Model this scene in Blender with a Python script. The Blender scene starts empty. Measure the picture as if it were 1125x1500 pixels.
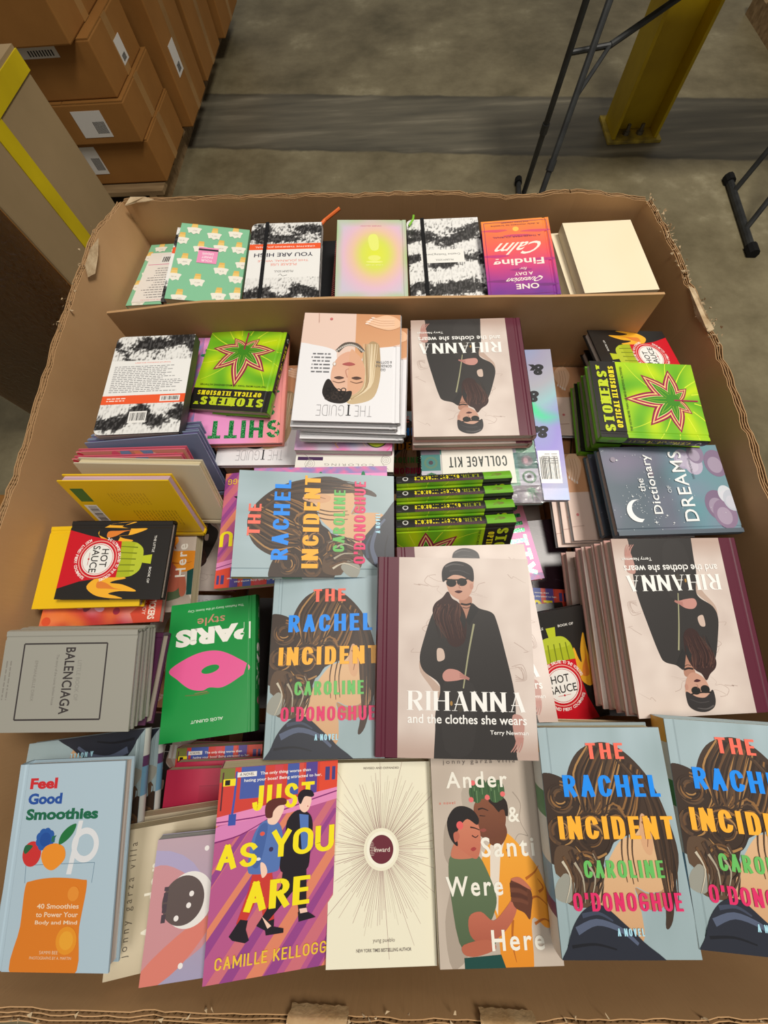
import bpy, math, random
from mathutils import Vector, Matrix, Euler, noise
# ---------------------------------------------------------------- camera, world, lights, exposure
sc=bpy.context.scene; C=sc.collection
cam=bpy.data.cameras.new('camera'); camo=bpy.data.objects.new('camera',cam); C.objects.link(camo); sc.camera=camo
cam.sensor_fit='VERTICAL'; cam.sensor_height=36.0; cam.lens=36.0*545/1500; cam.clip_start=.02; cam.clip_end=60
# rows: world axes expressed in image axes (right, down, forward)
R_=((0.99872938,0.0,-0.0503946),(0.01695798,-0.94168204,0.33607643),(-0.04745569,-0.33650399,-0.94048552))
camo.matrix_world=Matrix(((R_[0][0],-R_[0][1],-R_[0][2],0),(R_[1][0],-R_[1][1],-R_[1][2],0),(R_[2][0],-R_[2][1],-R_[2][2],1.43),(0,0,0,1)))
world=bpy.data.worlds.new('world'); sc.world=world; world.use_nodes=True
world.node_tree.nodes['Background'].inputs[0].default_value=(1.0,.95,.87,1); world.node_tree.nodes['Background'].inputs[1].default_value=.21
def area(name,loc,size,power,col=(1,.945,.86),rot=(0,0,0),sy=None):
    l=bpy.data.lights.new(name,'AREA'); l.energy=power; l.size=size; l.color=col
    if sy: l.shape='RECTANGLE'; l.size_y=sy
    o=bpy.data.objects.new(name,l); o.location=loc; o.rotation_euler=rot; C.objects.link(o); return o
area('high_bay_lamp',(1.5,.9,4.4),1.0,135)
area('high_bay_lamp',(-.6,-.5,4.8),1.2,42)
area('high_bay_lamp',(1.8,5.2,5.2),1.4,36,col=(1,.93,.8))
sc.view_settings.view_transform='Standard'; sc.view_settings.look='None'; sc.view_settings.gamma=1; sc.view_settings.use_curve_mapping=False
sc.view_settings.exposure=-0.1
sc.cycles.max_bounces=6
# ---------------------------------------------------------------- helpers
def lin(c):
    out=[]
    for x in c[:3]:
        x=min(max(x/255.0,0),1); out.append(x/12.92 if x<=.04045 else ((x+.055)/1.055)**2.4)
    return tuple(out)
def link(o,parent=None):
    C.objects.link(o)
    if parent is not None: o.parent=parent
    return o
def mesh_obj(name,verts,faces,mat,parent=None,mats=None,midx=None,cols=None,smooth=False):
    me=bpy.data.meshes.new(name); me.from_pydata([tuple(v) for v in verts],[],faces); me.update()
    for m in (mats or [mat]): me.materials.append(m)
    if midx: me.polygons.foreach_set('material_index',midx)
    if cols is not None:
        at=me.color_attributes.new('Col','FLOAT_COLOR','POINT')
        at.data.foreach_set('color',[x for c in cols for x in (c[0],c[1],c[2],1.0)])
    if smooth: me.polygons.foreach_set('use_smooth',[True]*len(me.polygons))
    return link(bpy.data.objects.new(name,me),parent)
def empty(name,loc=(0,0,0),rot=(0,0,0)):
    o=bpy.data.objects.new(name,None); o.empty_display_size=.03; o.location=loc; o.rotation_euler=rot
    return link(o)
def tag(o,label=None,cat=None,group=None,kind=None):
    if label: o['label']=label
    if cat: o['category']=cat
    if group: o['group']=group
    if kind: o['kind']=kind
    return o
class MB:
    def __init__(s): s.v=[];s.f=[]
    def box(s,x0,x1,y0,y1,z0,z1):
        b=len(s.v); s.v+=[(x,y,z) for z in (z0,z1) for x,y in ((x0,y0),(x1,y0),(x1,y1),(x0,y1))]
        s.f+=[tuple(b+i for i in q) for q in ((3,2,1,0),(4,5,6,7),(0,1,5,4),(1,2,6,5),(2,3,7,6),(3,0,4,7))]; return s
    def tube(s,p,q,r,n=12,r2=None):
        p=Vector(p);q=Vector(q);d=(q-p).normalized();a=d.orthogonal().normalized();c=d.cross(a);b=len(s.v);r2=r if r2 is None else r2
        for P,R_ in ((p,r),(q,r2)):
            for i in range(n):
                t=2*math.pi*i/n; s.v.append(tuple(P+(a*math.cos(t)+c*math.sin(t))*R_))
        for i in range(n): j=(i+1)%n; s.f.append((b+i,b+j,b+n+j,b+n+i))
        s.f.append(tuple(b+n-1-i for i in range(n))); s.f.append(tuple(b+n+i for i in range(n))); return s
    def prism(s,poly,z0,z1):
        b=len(s.v);n=len(poly)
        for z in (z0,z1): s.v+=[(x,y,z) for x,y in poly]
        for i in range(n): j=(i+1)%n; s.f.append((b+i,b+j,b+n+j,b+n+i))
        s.f.append(tuple(b+n-1-i for i in range(n))); s.f.append(tuple(b+n+i for i in range(n))); return s
    def build(s,name,mat,parent=None,bevel=0,smooth=False):
        o=mesh_obj(name,s.v,s.f,mat,parent,smooth=smooth)
        if bevel:
            m=o.modifiers.new('bevel','BEVEL'); m.width=bevel; m.segments=2; m.limit_method='ANGLE'
        return o
# ---------------------------------------------------------------- flat print: coloured shapes laid on a cover
_tc={}
def text_mesh(s,bold=0.0,sp=1.0):
    k=(s,bold,sp)
    if k in _tc: return _tc[k]
    cu=bpy.data.curves.new('lettering','FONT'); cu.body=s; cu.offset=bold; cu.space_character=sp; cu.resolution_u=3
    ob=bpy.data.objects.new('lettering',cu); C.objects.link(ob); bpy.context.view_layer.update()
    me=ob.to_mesh(); vs=[(v.co.x,v.co.y) for v in me.vertices]; fs=[tuple(p.vertices) for p in me.polygons]
    ob.to_mesh_clear(); bpy.data.objects.remove(ob); bpy.data.curves.remove(cu)
    x0=min(v[0] for v in vs);x1=max(v[0] for v in vs);y0=min(v[1] for v in vs);y1=max(v[1] for v in vs)
    _tc[k]=([((x-x0)/(x1-x0),(y-y0)/(y1-y0)) for x,y in vs],fs); return _tc[k]
def arc(cx,cy,rx,ry,a0,a1,n=9):
    return [(cx+rx*math.cos(math.radians(a0+(a1-a0)*i/n)),cy+ry*math.sin(math.radians(a0+(a1-a0)*i/n))) for i in range(n+1)]
G={'A':(1,[[(0,0),(.5,1)],[(.5,1),(1,0)],[(.17,.33),(.83,.33)]]),
'B':(.9,[[(0,0),(0,1)],[(0,1),(.5,1)]+arc(.5,.76,.42,.24,90,-90)+[(0,.52)],[(.5,.52)]+arc(.5,.26,.5,.26,90,-90)+[(0,0)]]),
'C':(.95,[arc(.5,.7,.5,.3,10,180)+arc(.5,.3,.5,.3,180,350)]),
'D':(.95,[[(0,0),(0,1)],[(0,1),(.4,1)]+arc(.5,.68,.5,.32,90,0)+arc(.5,.32,.5,.32,0,-90)+[(0,0)]]),
'E':(.8,[[(0,0),(0,1)],[(0,1),(1,1)],[(0,.52),(.85,.52)],[(0,0),(1,0)]]),
'F':(.8,[[(0,0),(0,1)],[(0,1),(1,1)],[(0,.52),(.85,.52)]]),
'G':(1,[arc(.5,.7,.5,.3,15,180)+arc(.5,.3,.5,.3,180,360)+[(1,.45)],[(.55,.45),(1,.45)]]),
'H':(1,[[(0,0),(0,1)],[(1,0),(1,1)],[(0,.5),(1,.5)]]),'I':(.0,[[(.5,0),(.5,1)]]),
'J':(.7,[[(1,1),(1,.3)]+arc(.5,.3,.5,.3,0,-170)]),
'K':(.95,[[(0,0),(0,1)],[(0,.4),(1,1)],[(.3,.55),(1,0)]]),'L':(.75,[[(0,0),(0,1)],[(0,0),(1,0)]]),
'M':(1.25,[[(0,0),(0,1)],[(0,1),(.5,.2)],[(.5,.2),(1,1)],[(1,0),(1,1)]]),
'N':(1,[[(0,0),(0,1)],[(0,1),(1,0)],[(1,0),(1,1)]]),
'O':(1,[arc(.5,.68,.5,.32,0,180,12)+arc(.5,.32,.5,.32,180,360,12)+[(1,.68)]]),
'P':(.9,[[(0,0),(0,1)],[(0,1),(.5,1)]+arc(.5,.74,.5,.26,90,-90)+[(0,.48)]]),
'R':(.95,[[(0,0),(0,1)],[(0,1),(.5,1)]+arc(.5,.75,.45,.25,90,-90)+[(0,.5)],[(.45,.5),(1,0)]]),
'S':(.9,[arc(.5,.75,.5,.25,20,240)+[(.65,.44)]+arc(.5,.25,.5,.25,40,-160)]),
'T':(.9,[[(.5,0),(.5,1)],[(0,1),(1,1)]]),'U':(.95,[[(0,1),(0,.3)]+arc(.5,.3,.5,.3,180,360)+[(1,1)]]),
'V':(.95,[[(0,1),(.5,0)],[(.5,0),(1,1)]]),'Y':(.95,[[(0,1),(.5,.45)],[(1,1),(.5,.45)],[(.5,.45),(.5,0)]]),
"'":(.0,[[(.5,1),(.5,.75)]]),'/':(.5,[[(0,0),(1,1)]])}
def clip(p):
    for ax,s,b in ((0,1,0),(0,-1,-1),(1,1,0),(1,-1,-1)):
        q=[]
        for i in range(len(p)):
            a=p[i-1];c=p[i];da=s*a[ax]-b;dc=s*c[ax]-b
            if (da>=0)!=(dc>=0):
                t=da/(da-dc); q.append((a[0]+(c[0]-a[0])*t,a[1]+(c[1]-a[1])*t))
            if dc>=0: q.append(c)
        p=q
        if len(p)<3: return []
    return p
def smooth_pts(p,closed=True,k=4):
    out=[];n=len(p)
    rng=range(n) if closed else range(n-1)
    for i in rng:
        if closed: a,b,c,d=p[i-1],p[i],p[(i+1)%n],p[(i+2)%n]
        else: a,b,c,d=p[max(i-1,0)],p[i],p[i+1],p[min(i+2,n-1)]
        for j in range(k):
            t=j/k;out.append(tuple(.5*((2*b[m])+(-a[m]+c[m])*t+(2*a[m]-5*b[m]+4*c[m]-d[m])*t*t+(-a[m]+3*b[m]-3*c[m]+d[m])*t**3) for m in (0,1)))
    if not closed: out.append(p[-1])
    return out
class Art:
    def __init__(s,W,H): s.W=W;s.H=H;s.v=[];s.f=[];s.c=[];s.m=[];s.z=.00003
    def up(s,d=8e-6): s.z+=d
    def raw(s,pts,faces,cols,mat=0):
        b=len(s.v); s.v+=[((u-.5)*s.W,(.5-v)*s.H,s.z) for u,v in pts]; s.c+=cols
        s.f+=[tuple(b+i for i in reversed(f)) for f in faces]; s.m+=[mat]*len(faces)
    def fill(s,fn,nx=1,ny=1,box=(0,0,1,1),xs=None):
        u0,v0,u1,v1=box
        us=xs or [u0+(u1-u0)*i/nx for i in range(nx+1)]
        if getattr(s,'gu',None): us=sorted(set(us)|{g for g in s.gu if u0<g<u1})
        nx=len(us)-1
        pts=[(u,v0+(v1-v0)*j/ny) for j in range(ny+1) for u in us]
        fn2=fn if callable(fn) else (lambda u,v:fn)
        cols=[lin(fn2(u,v)) for u,v in pts]
        s.raw(pts,[(j*(nx+1)+i,j*(nx+1)+i+1,(j+1)*(nx+1)+i+1,(j+1)*(nx+1)+i) for j in range(ny) for i in range(nx)],cols); s.up()
    def poly(s,pts,col,mat=0,col2=None,up=True):
        if up: s.z+=4e-6
        a=sum(pts[i-1][0]*pts[i][1]-pts[i][0]*pts[i-1][1] for i in range(len(pts)))
        if a<0: pts=pts[::-1]
        p=clip(list(pts))
        if len(p)<3: return
        c=lin(col)
        if col2:
            d=lin(col2);v0=min(q[1] for q in p);v1=max(q[1] for q in p)+1e-9
            cols=[tuple(c[k]+(d[k]-c[k])*(q[1]-v0)/(v1-v0) for k in range(3)) for q in p]
        else: cols=[c]*len(p)
        s.raw(p,[tuple(range(len(p)))],cols,mat)
        if up: s.up()
    def rect(s,u0,v0,u1,v1,col,mat=0,col2=None): s.poly([(u0,v0),(u1,v0),(u1,v1),(u0,v1)],col,mat,col2)
    def blob(s,pts,col,mat=0,col2=None,k=4): s.poly(smooth_pts(pts,True,k),col,mat,col2)
    def ell(s,cu,cv,rx,ry,col,ang=0,n=24,mat=0,col2=None):   # rx, ry as fractions of the width
        ca,sa=math.cos(math.radians(ang)),math.sin(math.radians(ang));k=s.W/s.H
        P=[]
        for i in range(n):
            t=2*math.pi*i/n;x=rx*math.cos(t);y=ry*math.sin(t);P.append((cu+x*ca-y*sa,cv+(x*sa+y*ca)*k))
        s.poly(P,col,mat,col2)
    def ring(s,cu,cv,r,w,col,n=36):
        k=s.W/s.H;P=[]
        for R_ in (r-w/2,r+w/2): P+=[(cu+R_*math.cos(2*math.pi*i/n),cv+R_*k*math.sin(2*math.pi*i/n)) for i in range(n)]
        s.raw(P,[(i,n+i,n+(i+1)%n,(i+1)%n) for i in range(n)],[lin(col)]*len(P)); s.up()
    def stroke(s,pts,w0,w1,col,sm=True,d=2.5e-6,mat=0,wm=None):      # ribbon, widths as fractions of the width
        if sm and len(pts)>2: pts=smooth_pts(pts,False,4)
        k=s.W/s.H;n=len(pts);L=[];R_=[]
        for i,(u,v) in enumerate(pts):
            a=pts[max(i-1,0)];b=pts[min(i+1,n-1)];dx=b[0]-a[0];dy=(b[1]-a[1])/k;l=math.hypot(dx,dy) or 1
            t=i/(n-1);w=(w0+(w1-w0)*t)/2
            if wm: w=(w0*(1-t)**2+2*wm*t*(1-t)*2+w1*t*t)/2
            nx,ny=-dy/l*w,dx/l*w*k
            L.append((u+nx,v+ny));R_.append((u-nx,v-ny))
        for i in range(n-1): s.poly([L[i],L[i+1],R_[i+1],R_[i]],col,mat,up=False)
        s.up(d)
    def place(s,vs,fs,u0,v0,u1,v1,col,rot=0,shear=0,mat=0,cf=None,up=1.2e-5):
        s.up(up)
        P=[]
        for x,y in vs:
            x=x+shear*(y-.5)
            if rot==0: P.append((u0+(u1-u0)*x,v1-(v1-v0)*y))
            elif rot==90: P.append((u0+(u1-u0)*(1-y),v1-(v1-v0)*x))     # reads upwards
            elif rot==-90: P.append((u0+(u1-u0)*y,v0+(v1-v0)*x))
            else: P.append((u1-(u1-u0)*x,v0+(v1-v0)*y))
        s.raw(P,[tuple(f[::-1]) for f in fs] if True else fs,[lin(cf(*p)) if cf else lin(col) for p in P],mat); s.up(up)
    def text(s,t,u0,v0,u1,v1,col,bold=0.0,rot=0,shear=0,sp=1.0,mat=0,cf=None):
        vs,fs=text_mesh(t,bold,sp); s.place(vs,fs,u0,v0,u1,v1,col,rot,shear,mat,cf)
    def caps(s,t,u0,v0,u1,v1,col,wv=.2,wh=.2,serif=0,sh=.05,gap=.16,rot=0,mat=0,cf=None,lw=.5):
        # drawn capitals; stroke weights as fractions of the letter height, lw = letter width
        items=[];x=0;P_=[]
        for ch in t:
            if ch==' ': x+=lw*.6; continue
            w,st=G[ch]; full=max(w*lw,wv); items.append((x,full,st)); x+=full+gap
        x-=gap;tot=x;V=[];F=[]
        for x0,w,st in items:
            for p in st:
                inx=wv/2;iny=wh/2
                q=[(x0+inx+(w-2*inx)*a,iny+(1-2*iny)*b) for a,b in p]
                closed=math.hypot(q[0][0]-q[-1][0],q[0][1]-q[-1][1])<1e-4
                n=len(q);L=[];R_=[]
                if not closed:
                    for e,(a,b) in ((0,(q[0],q[1])),(-1,(q[-1],q[-2]))):
                        dx,dy=a[0]-b[0],a[1]-b[1];l=math.hypot(dx,dy) or 1
                        ex=(wh/2 if abs(dy)>abs(dx)*.5 else (wv/2 if n==2 and abs(dy)<.01 else 0))
                        q[e]=(a[0]+dx/l*ex,min(max(a[1]+dy/l*ex,0),1))
                for i in range(n):
                    a=q[i-1] if i>0 else (q[-2] if closed else q[0]);b=q[i+1] if i<n-1 else (q[1] if closed else q[-1])
                    dx,dy=b[0]-a[0],b[1]-a[1];l=math.hypot(dx,dy) or 1;dx/=l;dy/=l
                    w_=math.sqrt((wv*dy)**2+(wh*dx)**2)/2
                    if n==2 and abs(dx)>.15 and abs(dy)>.15 and wh<wv*.5: w_=(wv if (dx*dy<0) else wh)/2
                    L.append((q[i][0]-dy*w_,q[i][1]+dx*w_));R_.append((q[i][0]+dy*w_,q[i][1]-dx*w_))
                P_.append((L+R_,[(i,n+i,n+i+1,i+1) for i in range(n-1)]))
                if serif and not closed:
                    for e,o in ((0,1),(-1,-2)):
                        if abs(q[e][1]-q[o][1])>.12 and (q[e][1]<.03 or q[e][1]>.97):
                            cx=q[e][0];y0=0 if q[e][1]<.5 else 1-sh;ww=(wv if abs(q[0][0]-q[-1][0])<.05 else wv*.7)/2+serif
                            P_.append(([(cx-ww,y0),(cx+ww,y0),(cx+ww,y0+sh),(cx-ww,y0+sh)],[(0,1,2,3)]))
        s.up(1e-5)
        for i,(V,F) in enumerate(P_): s.place([(a/tot,b) for a,b in V],F,u0,v0,u1,v1,col,rot,0,mat,cf,up=(2e-6))
    def para(s,u0,v0,u1,v1,n,col,h=.35,seed=1,rot=0,center=False):
        r=random.Random(seed);dv=(v1-v0)/n
        for i in range(n):
            u=u0;e=u0+(u1-u0)*r.uniform(.7,1)
            if center: k=(u1-e)/2;u+=k;e+=k
            while u<e:
                w=r.uniform(.02,.07);x=min(u+w,e);v=v0+dv*i
                s.poly([(u,v),(x,v),(x,v+dv*h),(u,v+dv*h)],col,up=False);u=x+.012
        s.up()
    def barcode(s,u0,v0,u1,v1,rot=0,seed=2):
        r=random.Random(seed);s.rect(u0,v0,u1,v1,(238,236,232));t=.08
        while t<.9:
            w=r.choice((.015,.03,.045))
            if rot: s.poly([(u0+(u1-u0)*.12,v0+(v1-v0)*t),(u0+(u1-u0)*.8,v0+(v1-v0)*t),(u0+(u1-u0)*.8,v0+(v1-v0)*(t+w)),(u0+(u1-u0)*.12,v0+(v1-v0)*(t+w))],(30,30,30),up=False)
            else: s.poly([(u0+(u1-u0)*t,v0+(v1-v0)*.12),(u0+(u1-u0)*(t+w),v0+(v1-v0)*.12),(u0+(u1-u0)*(t+w),v0+(v1-v0)*.8),(u0+(u1-u0)*t,v0+(v1-v0)*.8)],(30,30,30),up=False)
            t+=w+r.choice((.015,.025,.04))
        s.up()
    def arctext(s,t,cu,cv,r,a0,a1,h,col,bold=.01,inside=False):
        n=len(t);k=s.W/s.H
        for i,ch in enumerate(t):
            if ch==' ': continue
            vs,fs=text_mesh(ch,bold);a=math.radians(a0+(a1-a0)*i/(n-1))
            w=h*(.35 if ch in "I'" else .75);P=[]
            for x,y in vs:
                X=(x-.5)*w;Y=(y-.5)*h
                if inside: rr=r-Y;X=-X
                else: rr=r+Y
                P.append((cu+rr*math.sin(a)+X*math.cos(a),cv-k*(rr*math.cos(a)-X*math.sin(a))))
            s.raw(P,[f[::-1] for f in fs],[lin(col)]*len(P))
        s.up()
def mix(a,b,t): t=min(max(t,0),1); return tuple(a[i]+(b[i]-a[i])*t for i in range(3))
def nz(x,y,z=0.0,s=0): return noise.noise(Vector((x+s*7.3,y-s*3.1,z+s)))   # about -1..1
def ramp(t,*st):
    for (a,ca),(b,cb) in zip(st,st[1:]):
        if t<=b: return mix(ca,cb,(t-a)/(b-a))
    return st[-1][1]
# ---------------------------------------------------------------- cover artwork
DIM=dict(rih=(.192,.235,.018),rach=(.147,.218,.026),hot=(.126,.166,.014),ston=(.151,.180,.017),guide=(.168,.222,.010),
 bwj=(.141,.208,.018),calm=(.125,.180,.028),cream=(.145,.202,.022),ice=(.138,.210,.012),paris=(.140,.200,.018),
 just=(.138,.214,.020),ander=(.140,.210,.022),inward=(.127,.203,.014),feel=(.142,.205,.016),balen=(.127,.180,.011),
 dict=(.156,.208,.016),yel=(.135,.172,.014),club=(.165,.215,.014),shit=(.158,.208,.014),shitb=(.176,.235,.014),aura=(.130,.185,.03),
 holo=(.23,.298,.010),coll=(.19,.24,.010),lum=(.132,.205,.014),crim=(.14,.2,.014),rachw=(.182,.218,.013),stick=(.155,.185,.012),purp=(.127,.18,.02),
 brown=(.15,.2,.016),blue=(.14,.172,.010),col=(.168,.222,.012))
W_=(245,244,240)
def art_rih(A):
    def bg(u,v):
        n=nz(u*4,v*5,0)+.5*nz(u*11,v*13,2)
        c=mix((224,210,201),(206,190,181),.5+.7*n-.3*(u-.4))
        return mix(c,(188,164,152),min(1,max(0,(v-.86)*9)))
    A.fill(bg,30,38,(.135,0,1,1)); A.fill((92,30,50),1,1,(0,0,.135,1))
    r=random.Random(4)
    for i in range(14):
        u=r.uniform(.2,.95);v=r.uniform(.02,.75);P=[(u,v)]
        for k in range(5): u+=r.uniform(-.05,.07);v+=r.uniform(-.01,.035);P.append((u,v))
        A.stroke(P,.004,.001,(186,165,155))
    for k in range(4): A.stroke([(.86+.02*k,.56),(.93,.55+.02*k),(.95-.01*k,.62),(.88,.63-.01*k)],.003,.003,(180,158,148))
    X=lambda *p:[((x-40)/722.,(y-137)/880.) for x,y in p]
    A.blob(X((236,610),(252,650),(320,712),(333,740),(318,770),(285,720),(240,660)),(190,165,150))
    A.blob(X((352,1080),(300,1090),(306,900),(308,830),(330,740),(318,700),(255,655),(237,600),(255,520),(300,395),(350,352),(420,380),(452,425),(480,350),(520,372),(578,390),(600,430),(632,560),(668,740),(668,880),(666,1000),(664,1090)),(52,49,48),k=5)
    A.blob(X((340,720),(420,700),(490,730),(470,980),(350,980)),(56,53,52))
    A.blob(X((320,556),(346,560),(352,600),(322,612),(316,585)),(205,182,168))
    A.blob(X((426,322),(480,318),(484,352),(466,395),(452,428),(436,390)),(176,128,108))
    A.blob(X((366,240),(368,275),(384,308),(420,332),(452,333),(480,305),(495,262),(492,232),(440,215),(390,220)),(203,160,140),col2=(196,148,128))
    A.blob(X((372,296),(345,325),(310,352),(298,390),(318,440),(352,480),(372,532),(410,548),(448,520),(458,440),(446,385),(420,345),(392,328)),(58,38,36))
    r=random.Random(8)
    for i in range(26):
        x=r.uniform(320,430);A.stroke(X((x,350+r.uniform(0,20)),(x+r.uniform(-25,10),420),(x+r.uniform(0,40),510)),.006,.001,r.choice(((80,52,46),(44,28,28),(98,66,56))))
    A.stroke(X((433,352),(458,356),(483,350)),.012,.012,(40,32,32));A.stroke(X((440,368),(460,372),(478,364)),.004,.004,(50,40,38))
    A.poly(X((480,352),(520,374),(470,450),(455,425)),(44,42,42));A.poly(X((440,385),(455,428),(448,470),(425,420)),(44,42,42))
    A.blob(X((345,240),(345,200),(362,170),(405,153),(455,158),(490,180),(498,215),(494,248),(470,238),(440,222),(400,218),(370,235),(352,252)),(50,47,48))
    A.stroke(X((360,180),(400,166),(450,172)),.012,.004,(92,88,88));A.stroke(X((380,200),(430,196),(480,214)),.006,.003,(76,72,73))
    A.ell(*X((389,256))[0],.034,.026,(32,32,30));A.ell(*X((440,251))[0],.034,.026,(32,32,30))
    A.stroke(X((358,240),(410,242),(468,236)),.012,.008,(38,34,32));A.stroke(X((428,262),(426,276),(434,280)),.004,.003,(165,115,100))
    A.blob(X((404,296),(422,290),(442,294),(424,304)),(70,28,34));A.ell(*X((486,270))[0],.012,.02,(190,140,122))
    A.stroke(X((492,443),(462,580),(436,726)),.012,.008,(158,156,124))
    A.blob(X((342,668),(366,645),(408,648),(440,668),(466,684),(430,688),(402,694),(352,696)),(196,142,132));
    for k in range(3): A.stroke(X((420,662+k*8),(445,674+k*5),(463,684+k*3)),.008,.004,(172,118,110))
    A.blob(X((655,835),(695,838),(706,880),(694,935),(672,958),(655,900)),(190,146,136))
    for k in range(4): A.stroke(X((672+k*8,925),(660+k*10,960),(640+k*12,985)),.012,.005,(184,134,124))
    A.blob(X((405,780),(425,765),(440,800),(415,830)),(70,66,60));A.ell(*X((380,790))[0],.008,.014,(170,130,70))
    A.caps('RIHANNA',.2,.685,.93,.777,W_,wv=.19,wh=.04,serif=.06,sh=.022,gap=.16,lw=.72)
    A.text('and the clothes she wears',.197,.795,.937,.838,W_,bold=.012);A.text('Terry Newman',.708,.865,.943,.89,W_,bold=.008)
def art_rach(A,sp=False):
    A.fill(lambda u,v:mix((170,190,198),(146,166,170),.5+.6*nz(u*3,v*4,5)+.3*nz(u*9,v*3,1)+.3*(v-.4)),20,30)
    hair=(66,50,40)
    A.blob([(.17,.35),(.2,.22),(.3,.12),(.45,.075),(.58,.08),(.72,.14),(.85,.25),(.93,.4),(.97,.58),(.9,.72),(.84,.85),(.78,.88),(.8,.76),(.7,.5),(.4,.55),(.2,.5)],hair)
    A.blob([(.44,.6),(.55,.52),(.66,.5),(.78,.42),(.84,.5),(.86,.62),(.82,.72),(.7,.74),(.6,.72),(.62,.82),(.6,.93),(.45,.88),(.26,.8),(.34,.7)],(222,184,142),col2=(205,160,118))
    A.blob([(.6,.72),(.7,.745),(.82,.72),(.86,.63),(.9,.7),(.78,.8),(.66,.8)],(176,132,96))
    A.blob([(.7,.5),(.73,.41),(.77,.42),(.8,.5),(.77,.58),(.72,.57)],(212,165,126));A.stroke([(.73,.44),(.765,.48),(.745,.55)],.012,.006,(150,104,76))
    A.blob([(-.02,.24),(.06,.22),(.2,.26),(.34,.36),(.46,.44),(.5,.52),(.42,.58),(.36,.68),(.28,.78),(.18,.72),(.2,.6),(.1,.58),(.0,.62),(-.03,.4)],(58,43,34))
    A.blob([(.05,.55),(.2,.56),(.3,.66),(.32,.76),(.22,.8),(.08,.78),(.12,.72),(.02,.66)],(92,70,52))
    A.blob([(.02,.7),(.1,.66),(.16,.72),(.1,.78),(.0,.76)],(150,150,140))
    r=random.Random(11);pal=((140,100,58),(104,74,48),(84,62,46),(168,126,76),(52,40,33),(48,36,30),(58,43,35),(74,55,42),(62,47,38),(90,68,50))
    for i in range(60):        # strands sweeping from the parting to the bun
        t=r.random();u0=.35+.45*t;v0=.09+.13*t*t
        A.stroke([(u0,v0),(u0-.1-.05*r.random(),v0+.12+.1*t),(.25+.3*t,.35+.08*r.random()),(.18+.25*r.random(),.42+.06*r.random())],.013,.002,r.choice(pal),wm=.011)
    for i in range(30):
        t=r.random();A.stroke([(.6+.25*t,.15+.12*t),(.78+.12*t,.32+.05*t),(.8+.14*t,.5+.1*r.random()),(.82+.08*t,.68+.15*r.random())],.013,.002,r.choice(pal[4:]),wm=.011)
    for cx,cy,R_ in ((.12,.33,.12),(.33,.5,.16),(.1,.48,.12),(.26,.64,.13)):
        for i in range(22):
            a=r.uniform(0,360);k=r.uniform(.35,1)*R_
            A.stroke([(cx+k*math.cos(math.radians(a+d)),cy+k*.62*math.sin(math.radians(a+d))) for d in (0,35,70,100)],.012,.002,r.choice(pal),wm=.011)
    for i in range(18):
        u=r.uniform(.05,.35);A.stroke([(u,.56+r.random()*.06),(u+.05,.68),(u-.05+.1*r.random(),.78)],.02,.003,r.choice(pal+((170,160,140),(200,190,170))))
    for u in (.54,.585,.62): A.stroke([(u+.03,.48),(u,.58),(u+.01,.68+.03*r.random())],.012,.004,(80,58,42))
    A.blob([(.06,.94),(.12,.86),(.22,.8),(.34,.79),(.48,.86),(.6,.93),(.74,1.04),(.02,1.06)],(38,42,54),k=5)
    A.stroke([(.13,.89),(.28,.855),(.45,.885),(.56,.94)],.05,.02,(84,94,118));A.stroke([(.08,.95),(.25,.94),(.4,.96)],.02,.01,(22,24,32))
    A.stroke([(.18,.83),(.3,.82),(.4,.85)],.03,.01,(62,70,90))
    k=dict(wv=.22,wh=.15)
    A.caps('THE',.375,.075,.675,.152,(250,112,92),gap=.22,lw=.62,**k)
    A.caps('RACHEL',.155,.228,.915,.328,(22,142,246),gap=.19,lw=.6,**k)
    A.caps('INCIDENT',.08,.415,.97,.515,(250,178,52),gap=.17,lw=.56,**k)
    A.caps('CAROLINE',.235,.605,.835,.678,(104,188,96),gap=.17,lw=.56,**k)
    A.caps("O'DONOGHUE",.125,.738,.93,.812,(222,44,104),gap=.17,lw=.56,wv=.2,wh=.14)
    A.caps('A NOVEL',.42,.878,.615,.908,(170,220,238),gap=.2,lw=.5,wv=.2,wh=.15)
def leaf(A,cu,cv,S,up=0):
    def lf(L,wd,col,ang):
        P=[]
        for i in range(13):
            t=i/12;P.append((t*L,wd*math.sin(math.pi*t**.75)*(1-t*.15)))
        P+=[(x,-y) for x,y in P[::-1][1:-1]]
        ca,sa=math.cos(ang),math.sin(ang);k=A.W/A.H
        A.poly([(cu+x*ca-y*sa,cv+(x*sa+y*ca)*k) for x,y in P],col)
    angs=[(-90,1.0,.2),(-90-47,.82,.19),(-90+47,.82,.19),(-90-92,.74,.17),(-90+92,.74,.17),(-90-138,.45,.13),(-90+138,.45,.13)]
    for sc,ws,col in ((1,1,(150,26,72)),(.92,.8,(240,205,130)),(.85,.66,(170,32,80)),(.74,.5,(236,226,150)),(.68,.44,(66,140,36)),(.55,.26,(150,190,60)),(.5,.2,(66,140,36))):
        for a,l,w in angs: lf(S*l*sc,S*w*ws,col,math.radians(a+up))
    A.ell(cu,cv,S*.14,S*.14,(66,140,36));A.stroke([(cu,cv+.01),(cu,cv+S*.5*A.W/A.H)],.018,.018,(165,30,78),sm=False)
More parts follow.
